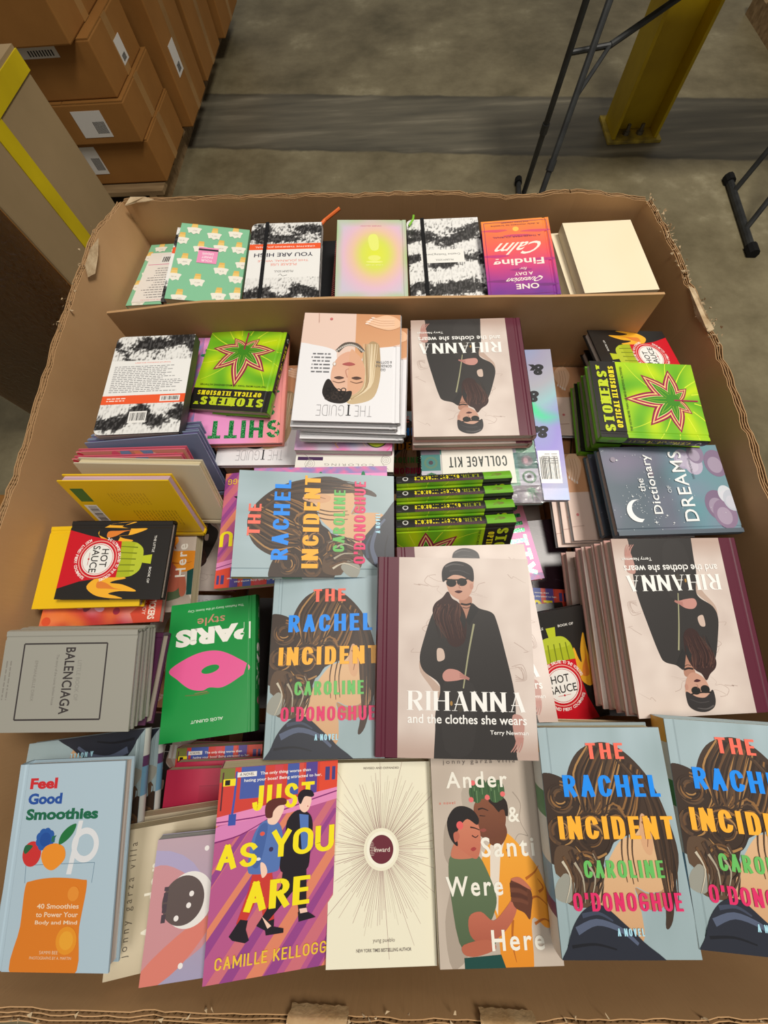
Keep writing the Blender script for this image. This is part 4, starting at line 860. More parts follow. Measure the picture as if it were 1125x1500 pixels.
b.build('divider_sheet',M['card'],dv)
# ---------------------------------------------------------------- books
def arted(art,W,H,gu=None):
    A=Art(W,H);A.gu=gu;art(A);return A
GLOSS={'paris','ston','hot','feel','coll'}
TYPES={}
def make_type(key,art,dims,kind='hard',cover=(200,200,200),page='page',spine_art=None,side=-1,mat='print',rnd=0,extra=None,jacket=False,back_art=None):
    W,H,T=dims;b=.0022 if kind in('hard','journal') else .0006; ov=.0032 if kind=='hard' else (.0015 if kind=='journal' else .0004)
    cc=lin(cover)
    parts=[]
    def obj(name,V,F,mats,cols,midx): 
        me=bpy.data.meshes.new(name);me.from_pydata([tuple(v) for v in V],[],F)
        for m in mats: me.materials.append(m)
        if midx: me.polygons.foreach_set('material_index',midx)
        if cols is not None:
            at=me.color_attributes.new('Col','FLOAT_COLOR','POINT');at.data.foreach_set('color',[x for c in cols for x in (c[0],c[1],c[2],1.0)])
        me.update();parts.append((name,me))
    def board(z0,z1,groove):
        # outline prism; rounded fore corners when rnd
        if kind!='hard' or not groove:
            if rnd:
                P=[]
                fx=-side*W/2
                for sy in (-1,1):
                    cx,cy=fx+side*rnd,sy*(H/2-rnd)
                    for k in range(6):
                        a=math.pi/2*k/5; P.append((cx-side*rnd*math.cos(a),cy+sy*rnd*math.sin(a)) if sy==1 else (cx-side*rnd*math.sin(a),cy-rnd*math.cos(a)))
                P+=[(side*W/2,H/2),(side*W/2,-H/2)]
                if side==1: P=P[::-1]
                m=MB().prism(P,z0,z1);return m.v,m.f
            m=MB().box(-W/2,W/2,-H/2,H/2,z0,z1);return m.v,m.f
        xs=[-W/2,-W/2+.006,-W/2+.0075,-W/2+.0105,-W/2+.012,W/2];zs=[0,0,-.0009,-.0009,0,0]
        if side==1: xs=[-x for x in xs][::-1];zs=zs[::-1]
        V=[];F=[]
        for x,z in zip(xs,zs): V+=[(x,-H/2,z0),(x,H/2,z0),(x,H/2,z1+z),(x,-H/2,z1+z)]
        for i in range(5):
            k=4*i;m=k+4; F+=[(k,m,m+3,k+3),(k+3,m+3,m+2,k+2),(k+2,m+2,m+1,k+1),(k,k+1,m+1,m)]
        F+=[(0,3,2,1),(20,21,22,23)]
        return V,F
    gu=None
    if kind=='hard':
        g=[.006/W,.0075/W,.0105/W,.012/W]; gu=g if side==-1 else [1-x for x in g][::-1]
    def zf(u):
        if not gu: return 0
        d=(u if side==-1 else 1-u)*W
        return -.0009 if .00745<=d<=.01055 else 0
    A=Art(W,H);A.gu=gu;art(A)
    V,F=board(T-b,T,True);nb=len(F)
    b0=len(V);
    AV=[]
    for (x,y,z) in A.v:
        if rnd:
            fx=-side*W/2;cx=fx+side*rnd
            if (x-cx)*(-side)>0 and abs(y)>H/2-rnd:
                cy=math.copysign(H/2-rnd,y);dx,dy=x-cx,y-cy;l=math.hypot(dx,dy)
                if l>rnd: x=cx+dx/l*rnd;y=cy+dy/l*rnd
        AV.append((x,y,T+z+(zf(x/W+.5) if z<.00012 else 0)))
    name_top='front_cover' if side==-1 else 'back_cover';name_bot='back_cover' if side==-1 else 'front_cover'
    obj(name_top,list(V)+AV,F+[tuple(b0+i for i in f) for f in A.f],[M[mat],M['glitter']],[cc]*b0+A.c,[0]*nb+A.m)
    V,F=board(0,b,False);bc=cc
    if back_art:
        A2=Art(W,H);back_art(A2);b0=len(V);nb=len(F)
        obj(name_bot,list(V)+[(-x,y,-z) for x,y,z in A2.v],F+[tuple(b0+i for i in f) for f in A2.f],[M[mat],M['glitter']],[cc]*b0+A2.c,[0]*nb+A2.m)
    else: obj(name_bot,V,F,[M[mat]],[bc]*len(V),None)
    # spine with a slight round
    sx=side*W/2;n=6;V=[];F=[]
    bulge=.0016 if kind=='hard' else 0.0003
    for i in range(n+1):
        t=i/n;z=b*.2+(T-b*.4)*t;x=sx+side*bulge*math.sin(math.pi*t)
        V+=[(x,-H/2,z),(x,H/2,z),(x-side*(b+bulge),H/2,z),(x-side*(b+bulge),-H/2,z)]
    for i in range(n):
        k=4*i;m=k+4;q=[(k,k+1,m+1,m),(k+1,k+2,m+2,m+1),(k+2,k+3,m+3,m+2),(k+3,k,m,m+3)]
        F+=[f if side==1 else f[::-1] for f in q]
    F+=[(3,2,1,0) if side==1 else (0,1,2,3),(4*n,4*n+1,4*n+2,4*n+3) if side==1 else (4*n+3,4*n+2,4*n+1,4*n)]
    cols=[cc]*len(V)
    if spine_art:
        S=Art(T,H);S.gu=[k/6 for k in range(1,6)];spine_art(S);b0=len(V)
        for x,y,z in S.v:
            t=.5-x/T;V.append((sx+side*(bulge*math.sin(math.pi*min(max(t,0),1))+z+.0006),y,T*t))
        F+=[tuple(b0+i for i in (f if side==-1 else f)) for f in S.f];cols+=S.c
    obj('spine',V,F,[M[mat]],cols,None)
    m=MB();x0,x1=(-W/2+b+.001,W/2-ov) if side==-1 else (-W/2+ov,W/2-b-.001)
    m.box(x0,x1,-H/2+ov,H/2-ov,b,T-b)
    obj('page_block',m.v,m.f,[M[page]],None,None)
    if extra: extra(obj,W,H,T)
    TYPES[key]=(parts,dims)
def band(obj,W,H,T):
    x=W*.28;m=MB();w=.0035
    m.box(x-w,x+w,-H/2-.0012,H/2+.0012,T+.0006,T+.0016);m.box(x-w,x+w,-H/2-.0012,H/2+.0012,-.0016,-.0002);m.box(x-w,x+w,-H/2-.0018,-H/2-.0004,-.0016,T+.0016);m.box(x-w,x+w,H/2+.0004,H/2+.0018,-.0016,T+.0016)
    obj('elastic_band',m.v,m.f,[M['elastic']],None,None)
def wrap(obj,W,H,T):
    m=MB();e=.0012;nx,ny=24,30;zt=T+.002
    for j in range(ny+1):
        for i in range(nx+1): m.v.append((-W/2-e+(W+2*e)*i/nx,-H/2-e+(H+2*e)*j/ny,zt+.0009*nz(i*.7,j*.5,3)))
    for j in range(ny):
        for i in range(nx): k=j*(nx+1)+i;m.f.append((k,k+1,k+nx+2,k+nx+1))
    b=len(m.v);m.box(-W/2-e,W/2+e,-H/2-e,-H/2-e+.0004,0,zt);m.box(-W/2-e,-W/2-e+.0004,-H/2,H/2,0,zt);m.box(W/2+e-.0004,W/2+e,-H/2,H/2,0,zt)
    obj('clear_wrap',m.v,m.f,[M['film']],None,None)
D=DIM;mt=make_type
mt('rih',art_rih,D['rih'],cover=(196,150,140),page='page',spine_art=art_plain((92,30,50)))
mt('rachw',art_rach,D['rachw'],cover=(150,166,172),page='cream_page',spine_art=art_rach_spine)
mt('rach',art_rach,D['rach'],cover=(150,166,172),page='cream_page',spine_art=art_rach_spine)
mt('hot',art_hot,D['hot'],cover=(38,35,33),page='page',spine_art=art_plain((38,35,33)),mat='gloss')
mt('ston',art_ston,D['ston'],cover=(110,170,44),page='page',spine_art=art_ston_spine,mat='gloss')
mt('guide',art_guide,D['guide'],cover=(214,214,216),page='white_page',spine_art=art_plain((224,224,226)))
mt('bwj',art_bwlabel,D['bwj'],'journal',(60,58,58),'page',rnd=.012,extra=band,spine_art=lambda A:A.fill(lambda u,v:bw(v,u),4,60))
mt('high',art_high,D['bwj'],'journal',(60,58,58),'page',rnd=.012,extra=band,spine_art=lambda A:A.fill(lambda u,v:bw(v,u),4,60))
mt('bwback',art_bwback,D['bwj'],'journal',(60,58,58),'page',side=1,rnd=.012)
mt('calm',art_calm,D['calm'],cover=(106,36,140),page='purple_page')
mt('cream',art_plain((244,230,200),(240,224,190)),D['cream'],'paper',(232,216,184),'cream_page',side=1)
mt('ice',art_ice,D['ice'],'paper',(134,196,156),'cream_page')
mt('iceb',art_iceback,D['ice'],'paper',(134,196,156),'cream_page',side=1)
mt('aura',art_aura,D['aura'],'hard',(140,140,110),'pink_page')
mt('paris',art_paris,D['paris'],cover=(24,140,62),page='page',spine_art=art_paris_spine,mat='gloss')
mt('just',art_just,D['just'],'paper',(190,90,120),'cream_page')
mt('ander',art_ander,D['ander'],'paper',(200,188,170),'cream_page',spine_art=art_ander_spine)
mt('anders',art_ander_side,D['ander'],'paper',(200,188,160),'cream_page')
mt('anderh',art_plain((214,200,172)),(.14,.21,.015),'hard',(206,196,170),'cream_page',spine_art=art_ander_spine)
mt('inward',art_inward,D['inward'],'paper',(236,231,208),'cream_page')
mt('feel',art_feel,D['feel'],cover=(168,192,206),page='page',mat='gloss')
mt('balen',art_balen,D['balen'],cover=(158,156,146),page='white_page')
mt('dict',art_dict,D['dict'],cover=(84,100,112),page='page')
mt('yel',art_yel,D['yel'],cover=(238,194,20),page='pink_page')
mt('yelb',art_yelback,(.14,.18,.016),cover=(238,194,20),page='pink_page',side=1)
mt('club',art_club,D['club'],'paper',(226,150,190),'white_page')
mt('shit',art_shit,D['shit'],'hard',(240,150,130),'pink_page')
mt('shitb',art_shit,D['shitb'],'hard',(240,150,130),'pink_page')
mt('coll',art_coll,D['coll'],'paper',(110,160,150),'white_page',extra=wrap)
mt('holo',art_holo,D['holo'],'paper',(160,170,190),'white_page',side=1,mat='holo')
mt('lum',art_lum,D['lum'],'paper',(170,164,190),'white_page')
mt('crim',art_crim,D['crim'],'paper',(170,34,66),'cream_page')
mt('stick',art_stick,D['stick'],'paper',(190,60,50),'page')
mt('people',art_people,(.13,.185,.009),'hard',(210,90,110),'pink_page')
mt('purp',art_purp,D['purp'],cover=(70,32,62),page='page')
mt('dark',art_dark,(.15,.2,.016),cover=(34,18,26),page='page',mat='gloss')
mt('darkb',art_plain((46,40,44)),D['bwj'],cover=(40,34,38),page='page')
mt('brown',lambda A:(A.fill((168,112,72),2,2),A.stroke([(.2,.1),(.3,.5),(.25,.9)],.02,.02,(60,52,24))),D['brown'],cover=(150,130,120),page='page')
mt('blue',art_plain((120,130,156),(104,116,146)),(.14,.19,.011),cover=(132,144,172),page='purple_page')
mt('col',art_col,D['col'],'paper',(232,230,222),'white_page')
BOOKS=[]
def put(key,loc,e,label,cat='book',name=None,group=None,fit=True):
    parts,(W,H,T)=TYPES[key];Rm=Euler(e,'XYZ').to_matrix();L=Vector(loc)
    if fit: L=L-Rm@Vector((0,0,T))
    nm=name or {'journal':'journal'}.get(key,'hardback_book')
    if len(BOOKS)<len(ADJ): L=L+Vector(ADJ[len(BOOKS)])
    BOOKS.append((key,L.copy(),Rm.copy(),(W,H,T)))
    o=empty(nm,L,e);tag(o,label,cat,group)
    for pn,me in parts: link(bpy.data.objects.new(pn,me),o)
    return o
STF=0
ADJ=[(0.0000,0.0000,0.0000),(0.0000,0.0000,0.0000),(-0.0003,0.0005,-0.0004),(0.0000,0.0000,0.0000),(0.0000,0.0000,0.0000),(0.0000,0.0000,0.0000),(0.0000,0.0000,0.0000),(0.0000,0.0000,0.0000),(0.0003,0.0006,-0.0005),(0.0006,0.0012,-0.0010),(0.0000,0.0000,0.0000),(0.0000,0.0000,0.0000),(0.0000,0.0000,0.0000),(0.0266,0.0143,-0.0045),(0.0000,0.0000,0.0000),(-0.0001,0.0003,-0.0004),(-0.0001,0.0007,-0.0008),(-0.0002,0.0011,-0.0014),(0.0000,-0.0001,0.0001),(-0.0001,0.0002,-0.0003),(0.0000,0.0000,0.0000),(0.0001,0.0003,-0.0004),(0.0000,0.0000,0.0000),(0.0000,0.0000,0.0000),(0.0002,0.0130,-0.0058),(0.0000,0.0000,0.0000),(0.0293,-0.0033,-0.0340),(0.0000,0.0000,0.0000),(0.0106,0.0102,-0.0148),(0.0224,0.0217,-0.0325),(0.0218,0.0214,-0.0331),(0.0218,-0.0071,-0.0342),(0.0000,0.0000,0.0000),(0.0227,0.0135,-0.0329),(0.0225,0.0147,-0.0361),(0.0207,0.0137,-0.0347),(0.0192,0.0129,-0.0335),(0.0000,0.0000,0.0000),(0.0003,0.0000,-0.0004),(0.0006,0.0001,-0.0010),(0.0009,0.0001,-0.0014),(0.0189,0.0019,-0.0323),(0.0150,0.0018,-0.0270),(0.0085,0.0111,-0.0428),(0.0039,-0.0004,-0.0105),(0.0139,-0.0008,-0.0428),(0.0098,-0.0002,-0.0312),(0.0000,0.0000,0.0000),(0.0021,0.0078,-0.0155),(0.0000,0.0000,0.0000),(0.0000,0.0000,0.0000),(-0.0026,0.0038,-0.0111),(0.0117,0.0068,-0.0174),(0.0000,0.0000,0.0000),(0.0093,-0.0072,-0.0221),(0.0000,0.0000,0.0000),(0.0000,0.0000,0.0000),(0.0000,0.0000,0.0000),(0.0000,0.0000,0.0000),(0.0000,0.0000,0.0000),(0.0000,0.0000,0.0000),(0.0000,0.0000,0.0000),(0.0000,0.0000,0.0000),(0.0000,0.0000,0.0000),(0.0000,0.0000,0.0000),(0.0000,0.0000,0.0000),(0.0000,0.0000,0.0000),(0.0000,0.0000,0.0000),(-0.0157,-0.0019,-0.0204),(-0.0157,0.0033,-0.0218),(0.0000,0.0000,0.0000),(-0.0003,-0.0000,-0.0004),(-0.0006,-0.0001,-0.0008),(-0.0009,-0.0001,-0.0011),(-0.0007,-0.0001,-0.0009),(-0.0066,-0.0008,-0.0086),(0.0000,0.0000,0.0000),(0.0000,0.0000,0.0000),(-0.0198,-0.0109,-0.0286),(0.0000,0.0000,0.0000),(-0.0002,-0.0002,-0.0004),(0.0000,0.0000,0.0000),(0.0000,0.0186,0.0000),(0.0000,0.0000,0.0000),(-0.0071,-0.0075,-0.0165),(0.0000,0.0000,0.0000),(0.0000,0.0000,0.0000),(0.0000,0.0000,0.0000),(0.0000,0.0000,0.0000),(0.0000,0.0000,0.0000),(0.0000,0.0000,0.0000),(0.0105,0.0058,-0.0309),(0.0079,0.0032,-0.0226),(0.0139,0.0162,-0.0279),(0.0160,0.0181,-0.0293),(0.0000,0.0000,0.0000),(0.0000,0.0000,0.0000),(0.0000,0.0000,0.0000),(0.0000,0.0000,0.0000),(0.0000,0.0000,0.0000),(0.0000,0.0000,0.0000),(0.0000,0.0000,0.0000),(0.0000,0.0000,0.0000),(0.0000,0.0000,0.0000),(0.0000,0.0000,0.0000),(0.0000,0.0000,0.0000),(0.0000,0.0000,0.0000),(0.0000,0.0000,0.0000),(0.0000,0.0000,0.0000),(0.0000,0.0000,0.0000),(0.0000,0.0000,0.0000),(0.0000,0.0000,0.0000),(0.0000,0.0000,0.0000),(0.0000,0.0000,0.0000),(0.0000,0.0000,0.0000)]
FIT={'rachF1':('rach',(0.2395,-0.1995,0.8962),(0.0572,0.0375,0.0219)),
'rachF2':('rach',(0.3911,-0.1914,0.8928),(0.0315,-0.0096,-0.0375)),
'ander':('ander',(0.1084,-0.2346,0.8641),(0.0552,0.0550,0.0350)),
'inward':('inward',(-0.0259,-0.2451,0.8615),(0.0453,0.0843,0.0232)),
'just':('just',(-0.1492,-0.2447,0.8880),(0.1733,0.2466,0.0322)),
'lum':('lum',(-0.1917,-0.2875,0.8659),(0.1896,-0.0183,1.6194)),
'and2':('ander',(-0.2491,-0.2869,0.8429),(0.2070,0.0071,1.6928)),
'and3':('ander',(-0.2660,-0.2850,0.8150),(0.1910,-0.0199,1.6736)),
'feel':('feel',(-0.3995,-0.2458,0.9000),(0.1011,-0.0734,0.0797)),
'rachG':('rachw',(-0.4488,-0.2422,0.8258),(0.0147,0.0640,-2.9933)),
'crim':('crim',(-0.2831,-0.2814,0.7729),(0.0391,0.0906,0.0455)),
'rihM':('rih',(0.0645,-0.0088,0.9348),(0.1509,0.0454,-0.0012)),
'rihM2':('rih',(0.0914,0.0168,0.9062),(-0.0563,0.0809,0.0532)),
'rachM':('rach',(-0.0997,-0.0218,0.9155),(0.0288,0.0041,0.0430)),
'rachR':('rach',(-0.1197,0.1575,0.9411),(0.1829,-0.1365,1.5807)),
'paris':('paris',(-0.3001,-0.0334,0.8156),(0.0553,-0.0240,-2.9952)),
'rihR':('rih',(0.3970,0.0365,0.8738),(-0.1215,-0.1229,-3.0938)),
'balen':('balen',(-0.4475,-0.0518,0.9088),(-0.0277,0.1669,-1.5457)),
'hotL':('hot',(-0.4605,0.1221,0.8639),(-0.0445,0.0534,-1.5560)),
'yelL':('yel',(-0.5041,0.1147,0.8518),(-0.0199,0.0375,-1.5276)),
'stick':('stick',(-0.4792,0.1016,0.8446),(-0.1112,-0.0228,-1.4902)),
'hotM':('hot',(0.2348,-0.0263,0.8108),(0.2213,0.0666,0.1924)),
'justM':('just',(0.2125,-0.0037,0.7650),(0.0000,-0.0000,-0.0524)),
'dict':('dict',(0.4448,0.2541,0.8355),(0.0744,-0.0526,1.6249)),
'ston12':('ston',(0.4175,0.4018,0.8761),(0.0640,-0.0285,1.5494)),
'hot11':('hot',(0.4322,0.5065,0.8614),(0.2055,0.0159,1.7361)),
'guide14':('guide',(0.4045,0.2607,0.8113),(-0.0606,0.0970,-1.5441)),
'shitR':('shit',(0.1264,0.1649,0.8000),(0.0000,-0.0000,-1.3963)),
'stonL':('ston',(-0.3061,0.4802,0.8794),(-0.0127,0.0293,3.0410)),
'shitL':('shitb',(-0.3093,0.4521,0.8614),(-0.0347,-0.0667,-3.0903)),
'guideL':('guide',(-0.0886,0.4367,0.9349),(0.0090,-0.0564,3.1350)),
'club':('club',(-0.0985,0.4128,0.8808),(0.0100,-0.0095,3.1241)),
'rihT':('rih',(0.1117,0.4302,0.9140),(-0.0222,-0.0119,-3.1275)),
'holo':('holo',(0.1591,0.3777,0.8554),(-0.0441,0.0147,3.1327)),
'coll':('coll',(0.1249,0.3343,0.8672),(0.0070,0.0075,-3.1173)),
'bwjL':('bwj',(-0.4431,0.4222,0.9187),(-0.0124,0.0381,0.0612)),
'calm':('calm',(0.2128,0.6727,0.9356),(-0.0729,0.0222,-3.1198)),
'bwj2':('bwj',(0.0816,0.6953,0.9218),(-0.0371,-0.0247,-3.0997)),
'cream':('cream',(0.4168,0.7521,0.8747),(0.0061,-0.0334,-3.0733)),
'ice':('ice',(-0.3926,0.7262,0.9063),(-0.0115,-0.1640,-3.1061)),
'high':('bwj',(-0.2315,0.7027,0.9226),(-0.0156,-0.0358,-3.1019)),
'aura':('aura',(-0.0572,0.6683,0.9458),(-0.0738,-0.0541,-3.1143)),
'iceB':('ice',(-0.5147,0.7673,0.8579),(0.0895,0.0067,-3.1174)),
'justC':('just',(-0.2598,0.1870,0.8441),(0.0641,0.0192,-3.0450)),
'shitU':('shit',(-0.1232,0.1797,0.9120),(0.0695,-0.0743,1.6107)),
'colB':('col',(-0.0983,0.3868,0.8639),(0.0082,-0.0076,3.1242)),
'guideLL':('guide',(-0.2853,0.3992,0.8400),(0.0000,-0.0000,3.1416)),
'clubD':('club',(-0.3079,0.1715,0.7900),(0.0000,-0.0000,-3.0718)),
'anderD':('ander',(-0.4625,0.1084,0.8039),(-0.0312,-0.0377,1.6454)),
'andW':('ander',(-0.4644,0.1253,0.7900),(0.0000,-0.0000,1.5708)),
'just9a':('just',(-0.2952,-0.2685,0.7329),(0.0417,0.0930,0.0513)),
'just9b':('just',(-0.3008,-0.2932,0.7000),(0.0000,-0.0000,0.0000)),
'hotM2':('hot',(0.2101,-0.0115,0.7900),(0.0000,-0.0000,0.0873)),
'creamF':('cream',(0.2455,-0.1896,0.8600),(0.0000,-0.0000,0.0000)),
'guideB':('guide',(0.4046,0.4873,0.8000),(0.0000,-0.0000,-1.6057)),
'brown':('brown',(0.4193,0.4025,0.7900),(0.0000,-0.0000,0.0524)),
'darkB':('bwj',(0.3821,0.3731,0.8000),(0.0000,-0.0000,0.0524)),
'purp':('purp',(-0.4558,-0.0519,0.8440),(0.0176,-0.0076,-1.5641))}
def fitput(fk,key,label,cat='book',name=None,group=None):
    t,l,e=FIT[fk]; o=put(key,l,e,label,cat,name,group); FITIDX[fk]=len(BOOKS)-1; return o
FITIDX={}
def under(fk,key,items,labels,name=None,group=None,cat='book',T0=None,gap=.0008):
    # books lying below a placed one: each item is (dx, dy, dyaw) in world metres and degrees
    t,l,e=FIT[fk];Rm=Euler(e,'XYZ').to_matrix();n=Rm@Vector((0,0,1));d=(T0 if T0 is not None else TYPES[t][1][2])
    T=TYPES[key][1][2]
    for (dx,dy,dyaw),lb in zip(items,labels):
        d+=gap; L=Vector(l)-n*d+Vector((dx,dy,-(n.x*dx+n.y*dy)/n.z)); put(key,L,(e[0],e[1],e[2]+math.radians(dyaw)),lb,cat,name,group); d+=T
NM='paperback_book'
# back compartment, left to right
fitput('iceB','iceb','green ice-cream patterned notebook lying back up against the left wall behind the divider','notebook','notebook')
fitput('ice','ice','mint green notebook with upside-down ice-cream cones and pink label, tilted','notebook','notebook')
under('ice','bwback',[(-.012,.004,0)],['black and white journal mostly hidden under the mint green notebook'],'journal',cat='journal')
fitput('high','high','black and white journal with orange band and large white title block','journal','journal',group='brush-patterned journals')
fitput('aura','aura','boxed deck with blurred pink and yellow-green glow on its lid','box','card_box')
fitput('bwj2','bwj','black and white brush-patterned journal with small white label and black elastic','journal','journal',group='brush-patterned journals')
fitput('calm','calm','small thick orange to purple gradient journal with white lettering','journal')
fitput('cream','cream','plain cream book on top of the stack in the back right corner',name=NM,group='plain cream books')
under('cream','cream',[(-.014,.004,1),(-.024,-.006,-1)],['plain cream book second from top in the back right corner stack','plain cream book lowest of the back right corner stack'],NM,'plain cream books')
# row in front of the divider
fitput('bwjL','bwback','black and white journal lying back up with text panel, front left of divider','journal','journal',group='brush-patterned journals')
fitput('stonL','ston','bright green book with star-shaped leaf lying upside down on the pink glitter book',group='green leaf-covered books')
fitput('shitL','shitb','pink book with green glitter lettering under the green leaf book near the divider')
fitput('guideLL','guide','pale book with thin grey title half under the pink glitter book')
fitput('guideL','guide','white book with a two-tone portrait on top of the stack in front of the divider',group='white portrait books in front of the divider')
under('guideL','guide',[(-.004,-.004,0),(.012,-.006,-1),(.006,-.012,.5)],['white portrait book second from top of the stack below the divider','white portrait book third from top, sticking out right of its stack','white portrait book lowest of the stack below the divider'],group='white portrait books in front of the divider')
fitput('club','club','multicoloured paperback with dark green capitals under the white portrait books',name=NM)
under('club','col',[(.001,-.028,0)],['cream coloring book with line doodles below the multicoloured paperback'],NM)
fitput('rihT','rih','burgundy-spined hardback with upside-down woman in beret, on the collage kit by the divider',group='burgundy-spined portrait hardbacks')
under('rihT','rih',[(-.001,-.004,.3)],['burgundy-spined hardback directly under the upside-down one near the divider'],group='burgundy-spined portrait hardbacks')
fitput('coll','coll','shrink-wrapped teal patterned kit with a white title label','kit','boxed_kit')
fitput('holo','holo','large silvery holographic pack with black ampersands and a barcode sticker','kit','boxed_kit')
under('holo','holo',[(.0,-.003,0)],['holographic pack lying under the top silvery one'],'boxed_kit',cat='kit')
# right side
fitput('hot11','hot','black hot sauce book beside the divider at the back right',group='hot sauce books')
under('hot11','hot',[(-.012,.0,0)],['black hot sauce book under the one at the back right'],group='hot sauce books')
fitput('ston12','ston','bright green book with a star-shaped leaf on top of the right-hand stack',group='green leaf-covered books')
under('ston12','ston',[(-.001,-.004,0),(-.002,-.004,-1),(-.008,-.006,-2)],['green leaf book second in the right-hand stack','green leaf book third in the right-hand stack','green leaf book lowest in the right-hand stack'],group='green leaf-covered books')
fitput('guideB','guide','white portrait book showing a bare shoulder beside the right-hand green stack')
fitput('dict','dict','blue-grey dream book with moon, stars and lilac clouds on its cover, on top',group='blue-grey moon books')
under('dict','dict',[(-.016,-.001,0)],['blue-grey moon book under the top one, sticking out left'],group='blue-grey moon books')
under('guide14','guide',[(-.009,-.004,1),(-.018,-.008,0),(-.027,-.012,1)],['white portrait book second in the stack left of the moon books','white portrait book third in the stack left of the moon books','white portrait book lowest in the stack left of the moon books'],group='white portrait books by the moon books')
FIT['guide14']=(FIT['guide14'][0],(FIT['guide14'][1][0],FIT['guide14'][1][1],FIT['guide14'][1][2]-.012),FIT['guide14'][2])
fitput('rihR','rih','burgundy-spined hardback with upside-down woman in beret on the right-hand stack',group='burgundy-spined portrait hardbacks')
under('rihR','rih',[(-.003,-.002,0),(-.004,-.003,.6),(-.010,-.004,0),(-.012,-.008,.5),(-.018,-.004,-.5)],['burgundy-spined hardback '+s+' from top in the right-hand stack' for s in ('second','third','fourth','fifth','sixth')],group='burgundy-spined portrait hardbacks')
fitput('shitR','shit','pink book with green glitter lettering turned sideways, half hidden behind the front portrait hardback')
fitput('hotM','hot','black hot sauce book lying between the front portrait hardback and the right-hand stack',group='hot sauce books')
fitput('hotM2','hot','black hot sauce book peeking out behind the one in the middle right',group='hot sauce books')
fitput('justM','just','orange and purple paperback peeking out behind the middle right hot sauce books',name=NM,group='illustrated street-scene novels')
# centre
fitput('rihM','rih','burgundy-spined hardback with upright woman in black beret and sunglasses, front centre',group='burgundy-spined portrait hardbacks')
fitput('rihM2','rih','burgundy-spined hardback lying askew right under the front centre one',group='burgundy-spined portrait hardbacks')
fitput('rachM','rach','novel with a brown-haired woman from behind, upright left of the centre portrait hardback',group='novels with a brown-haired woman from behind')
fitput('rachR','rach','novel with a brown-haired woman from behind, turned sideways at the centre',group='novels with a brown-haired woman from behind')
fitput('shitU','shit','pink and peach book sticking out above the sideways brown-haired woman novel')
fitput('justC','just','upside-down purple and orange illustrated paperback left of the sideways novel',name=NM,group='illustrated street-scene novels')
fitput('paris','paris','green hardback with big pink lips, upside down')
fitput('creamF','cream','plain pale paperback sticking out above the front right novel',name=NM)
# leaning books
FIXED=[]
def lean(key,P,Q,theta,label,group=None,flip=0,along='H',name=None,cat='book'):
    # P, Q: ends of the top edge; theta: lean from flat; along: which book dimension runs along the top edge
    P=Vector(P);Q=Vector(Q);u=(Q-P).normalized();back=Vector((u.y,-u.x,0));t=math.radians(theta);dn=back*math.cos(t)-Vector((0,0,1))*math.sin(t)
    W,H,T=TYPES[key][1];n=u.cross(-dn).normalized()
    # local axes: x, y, z(normal)
    if along=='H':       # spine or fore edge up
        y=u*(1 if not flip else -1);x=y.cross(n);half=W/2;mid=H/2
    else: x=u;y=n.cross(x);half=H/2;mid=W/2
    c=(P+Q)/2+dn*half
    Rm=Matrix((x,y,n)).transposed();e=Rm.to_euler('XYZ')
    o=put(key,c,tuple(e),label,cat,name,group);FIXED.append(len(BOOKS)-1);return o
for i in range(4):
    y=.172+.0238*i;z=.892+.001*i
    lean('ston',(-.010,y-.006,z),(.170,y+.004,z),66,'bright green leaf book standing spine up, '+('foremost','second','third','rearmost')[i]+' of the four centre ones','green leaf-covered books',flip=STF)
lean('yelb',(-.541,.2325,.923),(-.362,.2325,.923),69,'yellow book leaning back cover out with a green square and barcode',flip=0)
lean('anderh',(-.532,.268,.915),(-.322,.262,.915),67,'thick cream novel leaning behind the yellow book',flip=1)
lean('people',(-.546,.280,.906),(-.361,.284,.906),67,'brightly painted book leaning behind the thick cream novel','painted books',flip=1)
lean('people',(-.541,.292,.908),(-.356,.296,.908),67,'brightly painted book leaning against the blue-grey books','painted books',flip=1)
for i in range(3): lean('blue',(-.527-.008*i,.306+.0155*i,.912-.012*i),(-.338-.008*i,.322+.0165*i,.912-.012*i),67,'thin blue-grey hardback leaning at the left wall, '+('foremost','middle','rearmost')[i]+' of three','thin blue-grey hardbacks',flip=1)
# left side
fitput('hotL','hot','black hot sauce book on the yellow book by the left wall',group='hot sauce books')
fitput('yelL','yel','plain yellow hardback under the hot sauce book by the left wall')
fitput('stick','stick','red and orange sticker book at the bottom of the left wall stack')
fitput('anderD','ander','pale novel showing its lower cover right of the hot sauce book',name=NM,group='pale novels with an embracing couple')
fitput('balen','balen','grey fashion hardback with black framed title on top of the left stack',group='grey fashion hardbacks')
under('balen','balen',[(-.003,-.001,0),(-.005,.001,.4),(-.009,0,-.3),(-.011,-.002,.5)],['grey fashion hardback '+s+' from top in the left stack' for s in ('second','third','fourth','fifth')],group='grey fashion hardbacks')
fitput('purp','purp','dark plum hardback sticking out right of the grey fashion books')
